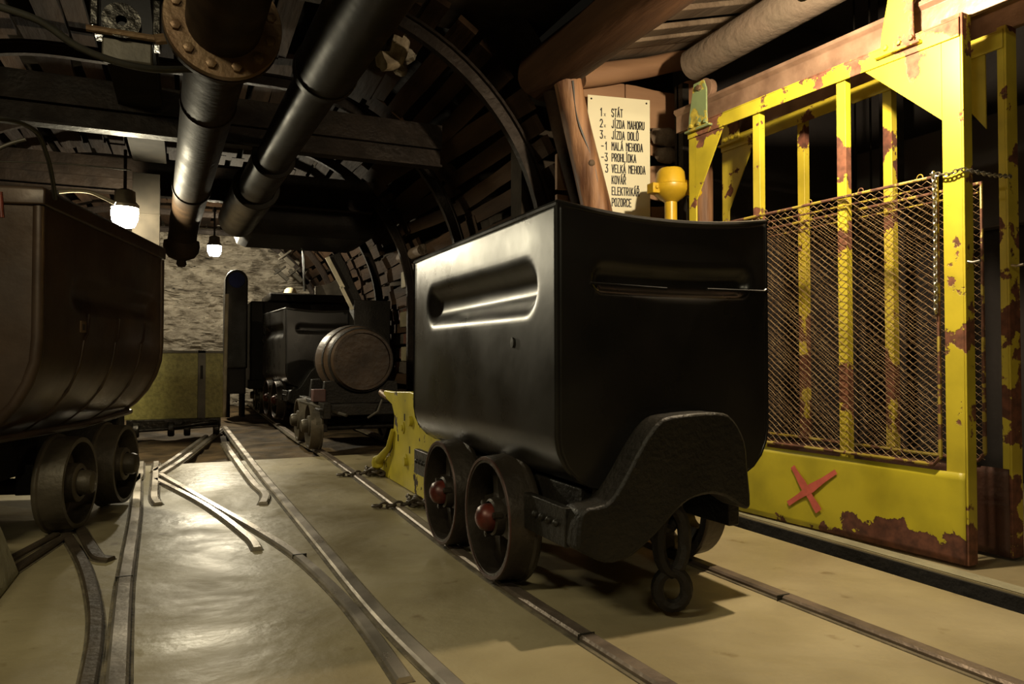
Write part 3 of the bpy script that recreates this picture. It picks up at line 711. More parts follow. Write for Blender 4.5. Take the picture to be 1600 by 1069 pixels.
# ------------------------------------------------------------------ the black cart
def black_cart(loc, rz, label, group=None, detail=True, ny=90):
    t = thing('mine_cart', label, 'mine cart', loc, rz, group)
    L, W, zt, zb, r = 1.41, .755, 1.19, .375, .155
    body, hw = tub_body(t, L, W, zt, zb, r, M['black'], (-.04, .55, .965, .098, .042, .085), (.02, .30, .99, .055, .028, .035), sag=.028, ny=ny)
    b = MB(); b.tube(rim_path(L, W, zt, .028), .010, 8, closed=True); b.build('rim', M['black'], t)
    for sy in (-1, 1):
        for sx in (-1, 1):
            b = MB()
            P = [(sx * (W / 2 + .001), sy * L / 2, z) for z in (zt, .9, .7, .53)] + [(sx * (W / 2 - r + r * math.cos(a)), sy * L / 2, zb + r - r * math.sin(a)) for a in (.3, .6, .9, 1.2, 1.5)]
            b.tube(P, .0065, 6)
            b.build('corner_seam', M['black'], t)
    b = MB()
    b.tube([(-.28, -L / 2 - .012, .965), (-.02, -L / 2 - .018, .958)], .004, 6); b.build('pressed_bead', M['black'], t); b = MB(); b.tube([(.13, -L / 2 - .018, .962), (.365, -L / 2 - .008, .965), (.375, -L / 2 - .005, .972)], .004, 6)
    b.build('pressed_bead', M['black'], t)
    b = MB(); b.lathe([(.012, -.002), (.012, .004), (.001, .0045)], Matrix.Translation((-W / 2 - .003, -.40, .80)) @ Matrix.Rotation(-PI / 2, 4, 'Y') @ Matrix.Diagonal((1.4, 1, 1, 1)), 12); b.build('drain_hole', M['letter'], t)
    # chassis
    b = MB()
    for sx in (-1, 1):
        b.box((sx * .27 - .022, -L / 2 + .03, .215), (sx * .27 + .022, L / 2 - .03, .375))
    b.box((-.27, -.30, .24), (.27, -.24, .34)); b.box((-.27, .24, .24), (.27, .30, .34))
    b.build('chassis', M['blackcast'], t, bev=.006)
    for ya in (-.265, .235):
        b = MB(); b.tube([(-.40, ya, .2), (.40, ya, .2)], .028, 14); b.box((-.33, ya - .05, .17), (-.24, ya + .05, .29)); b.box((.24, ya - .05, .17), (.33, ya + .05, .29))
        b.build('axle', M['darkiron'], t, bev=.004)
        for sx in (-1, 1):
            make_wheel(t, .2, .10, True, M['wheel'], M['wrim'], M['redpaint'], sx, (sx * .316, ya, .222))
    for sy in (-1, 1):
        # cast end bumper: humped plate
        poly = [(-.37, .235), (-.355, .335), (-.28, .35), (-.23, .40), (-.165, .50), (-.11, .565), (-.05, .585), (.10, .590), (.16, .57), (.205, .50), (.215, .42), (.225, .31), (.20, .30), (.14, .335), (.08, .352), (.0, .34), (-.06, .30), (-.12, .25), (-.20, .20), (-.28, .19)]
        if sy > 0: poly = [(-x, z) for x, z in poly]
        P_ = smooth_path([Vector((x, z, 0)) for x, z in poly + poly[:1]], 3)[:-1]
        b = MB(); b.prism([(p.x, p.y) for p in P_], .105, Matrix.Translation((0, sy * (L / 2 + .045) + .0525, 0)) @ Matrix.Rotation(PI / 2, 4, 'X'))
        b.build('end_bumper', M['blackcast'], t, bev=.014, smooth=60)
        b = MB()
        for k in range(4): b.lathe([(.012, 0), (.011, .007), (.005, .012), (.001, .013)], Matrix.Translation((-.372, sy * (L / 2 - .02) - sy * .045 * k, .285)) @ Matrix.Rotation(-PI / 2, 4, 'Y'), 10)
        b.box((-.372, min(sy * (L / 2 + .03), sy * (L / 2 - .24)), .225), (-.345, max(sy * (L / 2 + .03), sy * (L / 2 - .24)), .335))
        b.build('rivet_plate', M['blackcast'], t, bev=.003)
        # coupling
        yy = sy * (L / 2 + .10)
        b = MB(); b.torus((-.045, yy - sy * .05, .31), .034, .018, (0, 1, .3), 1.6)
        b.build('coupling_eye', M['darkiron'], t)
        b = MB(); b.torus((-.045, yy - sy * .03, .225), .040, .020, (.25, 1, 0), 2.3); b.build('coupling_link', M['darkiron'], t)
        b = MB(); b.torus((-.045, yy - sy*.03, .085), .042, .019, (.55, 1, 0), 1.2); b.build('coupling_ring', M['darkiron'], t)
    return t
bc1 = black_cart((1.335, 2.545, 0), 0, 'big glossy black mine cart with red hub caps in the foreground before the gates', 'black mine carts')
bc2 = copy_tree(bc1)
bc2['label'] = 'smaller looking black mine cart far back between the barrel and the dark locomotive'
bc2.rotation_euler = (0, 0, .075); bc2.location = (1.30, 8.86, .06); bc2.scale = (1, 1, 1.03)

# ------------------------------------------------------------------ the brown cart at left
H = math.radians(13.9)
nearc = Vector((-.501, 3.236, 0)); farc = Vector((-.134, 4.719, 0)); hd = (farc - nearc).normalized(); W2 = .90
cc = (nearc + farc) / 2 - Vector((hd.y, -hd.x, 0)) * W2 / 2
t = thing('mine_cart', 'brown rusty mine cart with a deep rounded belly at left frame edge', 'mine cart', cc, -H)
L2_, zt, zb, r = 1.53, 1.37, .385, .44
body, hw = tub_body(t, L2_, W2, zt, zb, r, M['brown'], (.10, .60, 1.02, .10, .032, .10), None, sag=0, ny=50)
b = MB()
P = rim_path(L2_, W2, zt, 0)
n_ = len(P)
bs = [(0.0, -.05), (.016, -.05), (.016, .02), (0, .03), (-.012, .02), (-.012, -.05)]
for (p, q) in zip(P, P[1:] + P[:1]):
    pass
def band(P, h0, h1, th, m, nm, par):
    b = MB(); k = len(P); cen = Vector((0, 0, 0)); vs = []
    for p in P:
        p = Vector(p); sx = 1 if p.x > 0 else -1; sy = 1 if p.y > 0 else -1
        ox = sx * th if abs(abs(p.x) - W2 / 2) < .001 else 0; oy = sy * th if abs(abs(p.y) - L2_ / 2) < .001 else 0
        for (o, z) in ((0, h0), (1, h0), (1, h1), (.6, h1 + .012), (-.6, h1 + .012), (-.6, h0)): vs.append(Vector((p.x + ox * o, p.y + oy * o, z)))
    fs = [(i * 6 + j, i * 6 + (j + 1) % 6, ((i + 1) % k) * 6 + (j + 1) % 6, ((i + 1) % k) * 6 + j) for i in range(k) for j in range(6)]
    b.add(vs, fs); return b.build(nm, m, par, bev=.006, smooth=40)
band(P, zt - .045, zt + .012, .02, M['brown'], 'rim_band', t)
for sy in (-1, 1):
    for sx in (-1, 1):
        b = MB()
        PP = [(sx * (W2 / 2 - .005), sy * (L2_ / 2), z) for z in (zt - .05, 1.1, .95, .83)] + [(sx * (W2 / 2 - r + (r - .003) * math.cos(a)), sy * (L2_ / 2), zb + r - (r - .003) * math.sin(a)) for a in (.2, .4, .6, .8, 1.0, 1.2, 1.4, 1.57)]
        b.tube(PP, .022, 10)
        b.build('corner_seam', M['brown'], t)
for k, y in enumerate((-.36, .02, .40)):
    for sx in (-1, 1):
        b = MB(); b.tube([(sx * (W2 / 2 + .002), y + .06, .94), (sx * (W2 / 2 + .004), y + .03, .85)] + [(sx * (W2 / 2 - r + (r + .004) * math.cos(a)), y - .05 * a, zb + r - (r + .004) * math.sin(a)) for a in (0, .25, .5, .75, 1.0, 1.25)], .009, 8)
        b.build('welded_rib', M['brown'], t)
b = MB(); b.box((W2 / 2 - .002, -.40, .86), (W2 / 2 + .009, -.345, .91)); b.build('patch_plate', M['flange'], t, bev=.002)
b = MB(); b.box((W2/2-.004, -.385, .87), (W2 / 2 + .0105, -.36, .895)); b.build('square_hole', M['letter'], t)
b = MB(); b.tube([(W2 / 2 - .16, -L2_ / 2, .445), (W2 / 2 - .13, 0, .435), (W2 / 2 - .16, L2_ / 2, .445)], .016, 8); b.build('edge_bead', M['brown'], t)
b = MB(); b.box((-.10, -L2_ / 2 - .09, .95), (.14, -L2_ / 2 - .0, 1.01)); b.build('end_handle', M['brownw'], t, bev=.012)
b = MB()
for sx in (-1, 1): b.box((sx * .20 - .03, -L2_ / 2 + .02, .26), (sx * .20 + .03, L2_ / 2 - .02, .44))
for sy in (-1, 1): b.box((-.26, sy * .72 - .06, .27), (.26, sy * .72 + .06, .48))
b.build('chassis', M['darkiron'], t, bev=.01)
for ya in (-.29, .29):
    b = MB(); b.tube([(-.36, ya, .2), (.36, ya, .2)], .035, 14); b.box((.19, ya - .06, .17), (.26, ya + .06, .30)); b.box((-.26, ya - .06, .17), (-.19, ya + .06, .30)); b.build('axle', M['darkiron'], t, bev=.004)
    for sx in (-1, 1): make_wheel(t, .195, .11, False, M['brownw'], None, M['brownw'], sx, (sx * .315, ya, .21))
brown_cart = t
# pier
b = MB(); b.prism([(-1.2, 0), (-.52, 0), (-.60, .24), (-.72, .42), (-1.2, .42)], .5, Matrix.Translation((0, 3.05, 0)) @ Matrix.Rotation(PI / 2, 4, 'X'))
tag(b.build('concrete_pier', M['concrete'], bev=.008), 'pale sloping concrete block at left frame edge beside the brown cart\'s wheel', 'concrete block')

# ------------------------------------------------------------------ gates
def gate_frame(name, label, P0, P1, posts, zt, near_only=False, back=False):
    d = Vector(P1) - Vector(P0); Lg = d.length; rz = math.atan2(d.y, d.x)
    return thing(name, label, 'gate', (P0[0], P0[1], .015), rz, 'sliding shaft gates'), Lg
def chainlink(parent, u0, u1, z0, z1, yo, m, pitch=.0195, r=.0013):
    b = MB(); n = int((u1 - u0) / pitch); rows_ = int((z1 - z0) / .0145)
    for i in range(n + 1):
        u = u0 + i * pitch; P = []
        for j in range(rows_ + 1):
            s_ = 1 if (i + j) % 2 else -1
            jit = .05 * pitch * math.sin(i * 1.7 + j * .21)
            P.append((u + s_ * pitch * .53 + jit, yo + (.0022 if j % 2 else -.0022), z0 + (z1 - z0) * j / rows_ + .06 * pitch * math.sin(u * 30)))
        b.tube(P, r, 4, caps=False)
    return b.build('wire_mesh', m, parent, smooth=60)
# local frame: u from the near post (0) towards the far end, local y to the track side is +, z up
def build_gate(P0, P1, label, bars, mt, back=False):
    g, Lg = gate_frame('sliding_gate', label, P0, P1, None, 1.96)
    zt = 1.95
    # near end post: angle iron
    pw = .026 if back else .070
    b = MB(); b.box((0, 0, .0), (pw, .008, zt + .03)); b.box((-.008, -.055 if back else -.045, .0), (0, .008, zt + .03)); b.build('near_post', mt, g, bev=.002)
    b = MB(); b.box((Lg - .055, 0, .0), (Lg, .008, zt)); b.box((Lg - .008, -.045, 0), (Lg, 0, zt)); b.build('far_post', mt, g, bev=.002)
    b = MB(); b.box((.0, .0085, zt - .055), (Lg, .016, zt + .01)); b.box((0, -.045, zt + .01), (Lg, .016, zt + .016)); b.build('top_rail', mt, g, bev=.002)
    b = MB(); b.prism([(.07, zt), (.42 if not back else .30, zt - .02), (.07, zt - .34)], .006, Matrix.Translation((0, .008, 0)) @ Matrix.Rotation(PI / 2, 4, 'X')); b.build('gusset', mt, g)
    b = MB(); b.prism([(Lg - .05, zt - .02), (Lg - .26, zt - .04), (Lg - .05, zt - .40)], .006, Matrix.Translation((0, .008, 0)) @ Matrix.Rotation(PI / 2, 4, 'X')); b.build('gusset', mt, g)
    for u in bars:
        b = MB(); b.box((u - .022, -.004, .30), (u + .022, .004, zt - .03)); b.box((u - .022, -.03, .30), (u - .016, 0, zt - .03)); b.build('upright_bar', mt, g, bev=.0015)
    km = M['kickback'] if back else M['gatelow']
    b = MB()
    # wavy, dented kick plate
    N, K = 60, 12; vs = []
    for i in range(N + 1):
        for j in range(K + 1):
            u = .002 + (Lg - .004) * i / N; z = .0 + .325 * j / K; y = .0095 + .004 * noise.noise(Vector((u * 4, z * 6, 1 + back)))
            vs.append(Vector((u, y, z)))
    b.add(vs, [(i * (K + 1) + j, (i + 1) * (K + 1) + j, (i + 1) * (K + 1) + j + 1, i * (K + 1) + j + 1) for i in range(N) for j in range(K)])
    b.build('kick_plate', km, g, solid=.005, smooth=60)
    # mesh panel with its rod frame
    b = MB()
    zb_, zt_ = .345, 1.405
    b.tube([(.085, .018, zb_ + .03), (.085, .018, zt_), (Lg - .02, .018, zt_)], .0075, 8)
    b.tube([(.085, .018, zb_ + .03), (.11, .018, zb_), (Lg - .02, .018, zb_ + .005)], .0075, 8)
    b.tube([(.10, .014, zt_ - .035), (Lg - .02, .014, zt_ - .04)], .004, 6)
    for k in range(5):
        u = .15 + .25 * k; b.torus((u, .018, zt_ + .008), .012, .0022, (0, 1, .3), n=10, m=5)
    b.build('mesh_frame', M['frame'], g)
    chainlink(g, .095, Lg - .03, zb_ + .005, zt_ - .01, .020, M['mesh'])
    # hanger brackets over the door track
    for uu, mm in ((.22, mt), (Lg - .10, M['green'] if not back else mt)):
        b = MB(); P = [(uu - .06, zt - .03), (uu + .085, zt - .03), (uu + .075, zt + .06), (uu + .055, zt + .15), (uu + .04, zt + .22), (uu - .035, zt + .22), (uu - .055, zt + .17), (uu - .055, zt + .06)]
        b.prism(P, .010, Matrix.Translation((0, .028, 0)) @ Matrix.Rotation(PI / 2, 4, 'X'))
        b.box((uu - .085, .012, zt - .03), (uu + .10, .040, zt - .018))
        h = b.build('hanger', mm, g, bev=.003)
        b = MB()
        for q in (-.05, 0, .055): b.lathe([(.011, 0), (.011, .012), (.001, .014)], Mx((uu + q, .028, zt + .00), -PI / 2), 6)
        b.build('hanger_bolts', mm, h)
        b = MB(); b.lathe([(.02, -.03), (.055, -.03), (.055, -.024), (.045, -.02), (.045, .0), (.055, .004), (.055, .01), (.02, .01)], Mx((uu - .005, -.012, zt + .185), -PI / 2), 24)
        b.build('roller', M['railtrack'], h)
        b = MB(); b.lathe([(.001, .045), (.014, .043), (.016, .03), (.016, -.03)], Mx((uu - .005, 0, zt + .185), -PI / 2), 8); b.build('roller_bolt', M['flange'], h)
    return g, Lg
PF0 = (2.545, 1.745); PF1 = (2.44, 3.17)
g1, LG = build_gate(PF0, PF1, 'front yellow sliding gate with red cross sprayed on its bottom plate', (.50, .965), M['gate'])
# sprayed cross: flat paint on the plate
b = MB()
def plate_pt(px, py, off):
    # intersect the view ray with the gate plane
    n = Vector((PF1[1] - PF0[1], -(PF1[0] - PF0[0]), 0)).normalized(); d = _F * FPX + _R * (px - 800) - _U * (py - 534.5); o = Vector((0, 0, HC))
    p = Vector((PF0[0], PF0[1], 0)) - n * off
    q = o + d * ((p - o).dot(n) / d.dot(n)); v = Vector((PF1[0] - PF0[0], PF1[1] - PF0[1], 0)).normalized()
    return ((q - Vector((PF0[0], PF0[1], 0))).dot(v), q.z - .012)
def stroke(P, wds, y=.0172):
    vs = []; fs = []
    PP = [Vector((p[0], 0, p[1])) for p in P]
    for i, p in enumerate(PP):
        tt = (PP[min(i + 1, len(PP) - 1)] - PP[max(i - 1, 0)]).normalized(); nn = Vector((-tt.z, 0, tt.x)); ww = wds[i] * (1 + .15 * math.sin(i * 5))
        vs += [p + nn * ww * 1.05 + Vector((0, y, 0)), p - nn * ww * 1.05 + Vector((0, y, 0))]
    for i in range(len(PP) - 1): fs.append((2 * i, 2 * i + 1, 2 * i + 3, 2 * i + 2))
    b.add(vs, fs)
def lerp2(a, c, k): return [(a[0] + (c[0] - a[0]) * i / k, a[1] + (c[1] - a[1]) * i / k) for i in range(k + 1)]
stroke(lerp2(plate_pt(1240, 730, .01), plate_pt(1281, 800, .01), 8), [.012, .014, .016, .017, .016, .015, .017, .019, .016])
stroke(lerp2(plate_pt(1308, 738, .01), plate_pt(1233, 788, .01), 8), [.010, .012, .012, .013, .016, .015, .013, .011, .010], .0176)
b.build('sprayed_cross', M['pinkx'], g1, smooth=0)
PB0 = (2.79, 1.745); PB1 = (2.77, 3.30)
g2, LB = build_gate(PB0, PB1, 'rear yellow sliding gate with rust brown bottom plate behind the front gate', (.50, .985), M['gateback'], True)
# chain round the front gate post
b = MB()
def chain(b, P, link=.020, r=.0026):
    P = [Vector(p) for p in P]; Ls = [0]
    for i in range(1, len(P)): Ls.append(Ls[-1] + (P[i] - P[i - 1]).length)
    n = int(Ls[-1] / (link * .78))
    for k in range(n):
        s_ = (k + .5) / n * Ls[-1]; i = max(j for j in range(len(Ls)) if Ls[j] <= s_); i = min(i, len(P) - 2)
        tt = (P[i + 1] - P[i]).normalized(); c = P[i] + tt * (s_ - Ls[i]); a = Vector((0, 0, 1)) if abs(tt.z) < .8 else Vector((1, 0, 0))
        e1 = tt.cross(a).normalized(); e2 = tt.cross(e1); ax = e1 if k % 2 else e2
        b.torus(c, link * .34, r, ax, 1.55, 10, 5, sdir=tt)
chain(b, [(.088, .034, 1.42), (.084, .034, 1.30), (.086, .034, .90)])
chain(b, [(.10, .030, 1.415), (.04, .024, 1.40), (-.004, .024, 1.41), (-.02, .0, 1.405), (-.03, -.12, 1.40), (-.03, -.25, 1.41)])
ch = b.build('chain', M['chain'], None, smooth=60); ch.location = g1.location; ch.rotation_euler = g1.rotation_euler
tag(ch, 'thin bright steel chain hanging from the front gate post over the wire mesh', 'chain')
for gg, lb in ((g1, 'front'), (g2, 'rear')):
    b = MB(); b.tube([(-.012, .0, 1.08), (-.03, -.0, 1.075), (-.055, .0, 1.078)], .005, 8); b.build('latch_pin', M['chain'], gg)
# door tracks
def track(P0, P1, zt, label, s0=-1.3, s1=1.0):
    a = Vector((P0[0], P0[1], 0)); d = (Vector((P1[0], P1[1], 0)) - a); L_ = d.length; d.normalize()
    p0 = a + d * s0 + Vector((.045, 0, zt)); p1 = a + d * (L_ + s1) + Vector((.045, 0, zt))
    sec_ = [(-.012, -.06), (.012, -.06), (.012, .03), (.03, .045), (.03, .062), (-.03, .062), (-.03, .045), (-.012, .03)]
    b = MB(); b.sweep([p0, p0.lerp(p1, .5), p1], [(q, h) for q, h in sec_], None)
    return tag(b.build('door_track', M['railtrack'], bev=.002), label, 'door track', 'gate tracks')
track(PF0, PF1, 2.05, 'front overhead steel track carrying the front yellow gate', s1=.15)
track(PB0, PB1, 2.05, 'rear overhead steel track at the upper right frame edge', s1=.15)

# shaft behind the gates
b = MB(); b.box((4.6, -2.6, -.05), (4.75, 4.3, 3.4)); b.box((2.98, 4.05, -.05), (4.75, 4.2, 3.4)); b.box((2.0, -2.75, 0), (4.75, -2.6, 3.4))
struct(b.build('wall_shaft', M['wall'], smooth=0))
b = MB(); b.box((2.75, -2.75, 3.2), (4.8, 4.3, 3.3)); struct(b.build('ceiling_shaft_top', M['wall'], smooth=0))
def col(name, x0, x1, y0, y1, m, lb, z1=3.2):
    b = MB(); b.box((x0, y0, 0), (x1, y1, z1)); return tag(b.build(name, m, bev=.006), lb, 'steel post')
M['litband'] = mat('lit_band_grey', (.14, .125, .12), .7, var=.7, scale=1.5)
col('guide_column', 3.95, 4.05, 3.15, 3.25, M['wall'], 'dark guide column standing in the shaft behind the gates')
for k in range(2):
    b = MB(); xx = at(1336 + 24 * k, 190, x=3.6); b.tube([(3.6, xx.y, .05), (3.6, xx.y, 3.2)], .006, 6)
    tag(b.build('hoist_rope', M['darkiron']), ['left', 'right'][k] + ' thin vertical rope of the pair hanging in the dark shaft', 'rope', 'shaft ropes')
b = MB(); b.box((4.50, 1.2, 1.55), (4.595, 3.9, 2.25)); tag(b.build('shaft_lit_band', M['litband'], bev=.01), 'dim grey slab standing for the lit band of the shaft wall between the gate bars', 'panel')  # lit part of the shaft wall put in as a lighter slab

# ------------------------------------------------------------------ valve
q = at(1048, 300, y=3.3); vt = thing('signal_valve', 'bright yellow domed valve on a pipe beside the cream sign', 'valve', (q.x, 3.3, 0))
z0 = q.z
b = MB(); b.tube([(0, 0, .0), (0, 0, z0 - .02)], .034, 16); b.build('stand_pipe', M['yellow'], vt)
b = MB(); b.lathe([(.03, z0 - .06), (.06, z0 - .04), (.095, z0 - .01), (.105, z0 + .01), (.105, z0 + .03), (.085, z0 + .04), (.075, z0 + .105), (.06, z0 + .125), (.001, z0 + .13)], None, 24); b.build('domed_head', M['yellow'], vt)
b = MB(); b.tube([(.04, -.06, z0 + .02), (.10, -.08, z0 + .0), (.13, -.085, z0 - .02)], [.04, .035, .018], 12); b.lathe([(.018, 0), (.018, .015), (.001, .016)], Mx((.085, -.10, z0 + .01), PI / 2), 6); b.build('side_nozzle', M['yellow'], vt)
b = MB(); b.box((-.135, -.03, z0 - .02), (-.09, .03, z0 + .035)); b.lathe([(.010, 0), (.010, .01), (.001, .01)], Mx((-.112, -.03, z0 + .01), PI / 2), 8); b.build('lug', M['yellow'], vt, bev=.008)
b = MB(); b.tube([(.115, -.02, z0 - .03), (.118, -.02, z0 - .25)], .022, 12); b.build('hose', M['cable'], vt)

# ------------------------------------------------------------------ yellow buffer stand
bt = thing('track_stop', 'chipped yellow steel stop stand between the rails behind the black cart', 'track stop', (0, 0, 0))
XB = 1.16
pp = [(590, 744), (598, 715), (607, 712), (613, 700), (616, 650), (612, 632), (598, 618), (600, 610), (612, 612), (640, 612), (655, 618), (662, 640), (676, 668), (690, 672), (690, 700), (676, 800), (672, 796), (610, 760)]
poly = [at(a, c, x=XB) for a, c in pp]; poly = [(v.y, max(v.z, .002)) for v in poly]
b = MB(); b.prism(poly, .03, Matrix(((0, 0, 1, XB), (1, 0, 0, 0), (0, 1, 0, 0), (0, 0, 0, 1)))); b.build('side_plate', M['bump'], bt, bev=.006)
b = MB(); b.prism([(y_, z_) for y_, z_ in poly], .03, Matrix(((0, 0, 1, 1.50), (1, 0, 0, 0), (0, 1, 0, 0), (0, 0, 0, 1)))); b.build('side_plate', M['bump'], bt, bev=.006)
b = MB(); b.tube([(XB - .02, 4.0, .40), (1.55, 4.0, .40)], .03, 12); b.tube([(XB - .02, 4.1, .16), (1.55, 4.1, .16)], .025, 12); b.build('cross_shaft', M['bump'], bt)
p = at(598, 615, x=XB + .015); b = MB(); b.tube([(XB + .015, p.y - .14, p.z - .02), (XB + .015, p.y + .02, p.z + .005)], [.018, .024], 10); b.build('lever_end', M['flange'], bt)
for (u, v) in ((630, 668), (634, 718)):
    p = at(u, v, x=XB); b = MB(); b.lathe([(.035, 0), (.035, .006), (.018, .008), (.018, .014), (.001, .015)], Matrix.Translation((XB, p.y, p.z)) @ Matrix.Rotation(-PI / 2, 4, 'Y'), 16); b.build('boss', M['bump'], bt)
for (u, v) in ((632, 652), (640, 703), (622, 684)):
    p = at(u, v, x=XB); b = MB(); b.box((XB - .0015, p.y - .012, p.z - .02), (XB, p.y + .008, p.z + .02)); b.build('slot', M['letter'], bt)
b = MB(); p0 = at(590, 722, x=XB - .04); p1 = at(607, 700, x=XB - .02); b.tube([p0, p1, at(614, 672, x=XB - .01)], [.03, .018, .014], 10); b.lathe([(.001, -.05), (.035, -.03), (.04, 0), (.03, .03), (.001, .045)], Matrix.Translation(p0), 12); b.build('counterweight_arm', M['bump'], bt)
ci = 0
for (u, v, lb) in ((583, 742, 'rusty chain heap at the far foot of the yellow stop stand'), (652, 790, 'rusty chain heap at the near foot of the yellow stop stand')):
    p = gpt(u, v, .0); b = MB(); pts = [p + Vector((.05 * math.cos(a * 1.9) * (1 + .2 * a) * .5, .09 * math.sin(a * 1.3) - .01 * a, .014 + .02 * abs(math.sin(a)))) for a in [k * .35 for k in range(22)]]
    chain(b, pts + [p + Vector((-.16, -.02, .014)), p + Vector((-.22, .02, .012))], .045, .007)
    tag(b.build('chain_heap', M['railside'], smooth=60), lb, 'chain', 'chains at the stop stand')

# ------------------------------------------------------------------ barrel wagon
bw = thing('barrel_wagon', 'low dark wagon carrying the barrel behind the yellow stop', 'mine wagon', (1.335, 6.45, 0))
b = MB(); b.box((-.33, -.62, .30), (.33, .62, .38)); b.box((-.36, -.66, .28), (-.30, .66, .40)); b.box((.30, -.66, .28), (.36, .66, .40)); b.box((-.40, -.70, .34), (-.36, -.50, .36)); b.build('wagon_frame', M['darkiron'], bw, bev=.006)
for sy in (-1, 1):
    b = MB(); 
    pol = [(-.32, .38)] + [(-.30, .56)] + [(x_, .73 - math.sqrt(max(0, .275 ** 2 - x_ * x_))) for x_ in [-.22 + .044 * i for i in range(11)]] + [(.30, .56), (.32, .38)]
    b.prism(pol, .07, Matrix.Translation((0, sy * .33 + .035, 0)) @ Matrix.Rotation(PI / 2, 4, 'X')); b.build('cradle', M['darkiron'], bw, bev=.004)
b = MB(); b.box((-.40, -.42, .40), (-.30, -.30, .50)); b.build('side_box', mat('dark_red_box', (.08, .03, .025), .6), bw, bev=.006)
b = MB(); b.tube([(.10, -.66, .42), (.06, -.68, .33), (-.02, -.68, .28)], .009, 6); b.tube([(-.48, -.30, .40), (-.20, -.75, .31)], .012, 6); b.build('brake_rod', M['greymetal'], bw)
for ya in (-.34, .30):
    b = MB(); b.tube([(-.38, ya, .19), (.38, ya, .19)], .028, 10); b.build('axle', M['darkiron'], bw)
    for sx in (-1, 1): make_wheel(bw, .185, .095, False, M['brownw'], None, M['brownw'], sx, (sx * .335, ya, .205))
for sx in (-1, 1):
    b = MB(); b.box((sx * .31 - .02, -.45, .16), (sx * .31 + .02, .42, .29)); b.build('axle_box_beam', M['darkiron'], bw, bev=.005)
bar = thing('barrel', 'dark oak barrel lying on the low wagon, its round head to the camera', 'barrel', (1.335, 6.45, .735))
b = MB(); prof = []
for i in range(17):
    t_ = -1 + 2 * i / 16; prof.append((.245 + .06 * (1 - t_ * t_), t_ * .43))
b.lathe([(.225, -.43)] + prof + [(.225, .43)], AX_Y, 36); b.build('staves', M['barrel'], bar, smooth=50)
for s_ in (-1, 1):
    b = MB(); b.lathe([(.225, s_ * .43), (.224, s_ * .405), (.001, s_ * .40)], AX_Y, 36); b.build('barrel_head', M['barrel'], bar)
for h in (-.36, -.20, .20, .36):
    r_ = .245 + .06 * (1 - (h / .43) ** 2); b = MB(); rr0 = .245 + .06 * (1 - ((h - .02) / .43) ** 2); rr1 = .245 + .06 * (1 - ((h + .02) / .43) ** 2)
    b.lathe([(rr0, h - .02), (rr0 + .006, h - .02), (rr1 + .006, h + .02), (rr1, h + .02)], AX_Y, 36); b.build('hoop', M['darkiron'], bar)

# ------------------------------------------------------------------ locomotive
lc = thing('mine_locomotive', 'dark boxy mine locomotive with a rounded upright tank far back', 'locomotive', (1.25, 10.9, 0))
b = MB(); b.box((-.48, -.75, .45), (.72, .9, 1.50)); b.build('body', M['darkiron'], lc, bev=.02)
b = MB(); b.box((-.50, -.80, .35), (.74, .95, .47)); b.build('underframe', M['darkiron'], lc, bev=.01)
b = MB(); b.box((-.25, -.78, 1.50), (.75, .3, 1.62)); b.build('cab_roof', M['darkiron'], lc, bev=.02)
for ya in (-.4, .35):
    for sx in (-1, 1): make_wheel(lc, .21, .09, False, M['brownw'], None, M['brownw'], sx, (sx * .33 + .08, ya, .22))
b = MB(); b.lathe([(.085, 0), (.085, .03), (.075, .06), (.05, .09), (.001, .10)], Mx((.05, -.5, 1.62)), 20); b.build('lamp_cap', M['cap'], lc)
tk = at(370, 440, y=9.9)
tn = thing('upright_tank', 'narrow upright dark tank with a rounded top and a painted blue highlight left of the locomotive', 'tank', (tk.x, 9.9, 0))
b = MB(); pol = [(-.135, .62), (.135, .62)] + [(.135 * math.cos(a), 1.74 + .135 * math.sin(a)) for a in [PI * i / 14 for i in range(15)]]
b.prism(pol, .55, Matrix.Translation((0, .55, 0)) @ Matrix.Rotation(PI / 2, 4, 'X')); b.build('shell', M['blackcast'], tn, bev=.02)
b = MB(); b.lathe([(.10, 0), (.095, .012), (.001, .014)], Mx((0, 0, 1.74), PI / 2), 24); b.build('highlight_disc', mat('blue_highlight', (.010, .02, .12), .75), tn)  # bluish reflection on the tank put into the disc colour
b = MB(); b.box((-.12, .05, .30), (.12, .5, .63)); b.tube([(-.09, .15, .0), (-.09, .15, .35)], .03, 8); b.tube([(.09, .15, .0), (.09, .15, .35)], .03, 8); b.tube([(-.09, .4, .0), (-.09, .4, .35)], .03, 8); b.tube([(.09, .4, .0), (.09, .4, .35)], .03, 8); b.build('stand', M['darkiron'], tn)
b = MB(); p = at(352, 470, y=9.8); b.tube([(p.x, 9.8, .02), (p.x + .02, 9.8, 1.55)], .022, 8); tag(b.build('pale_pole', M['tube']), 'thin pale pole standing against the left side of the upright tank', 'pole')

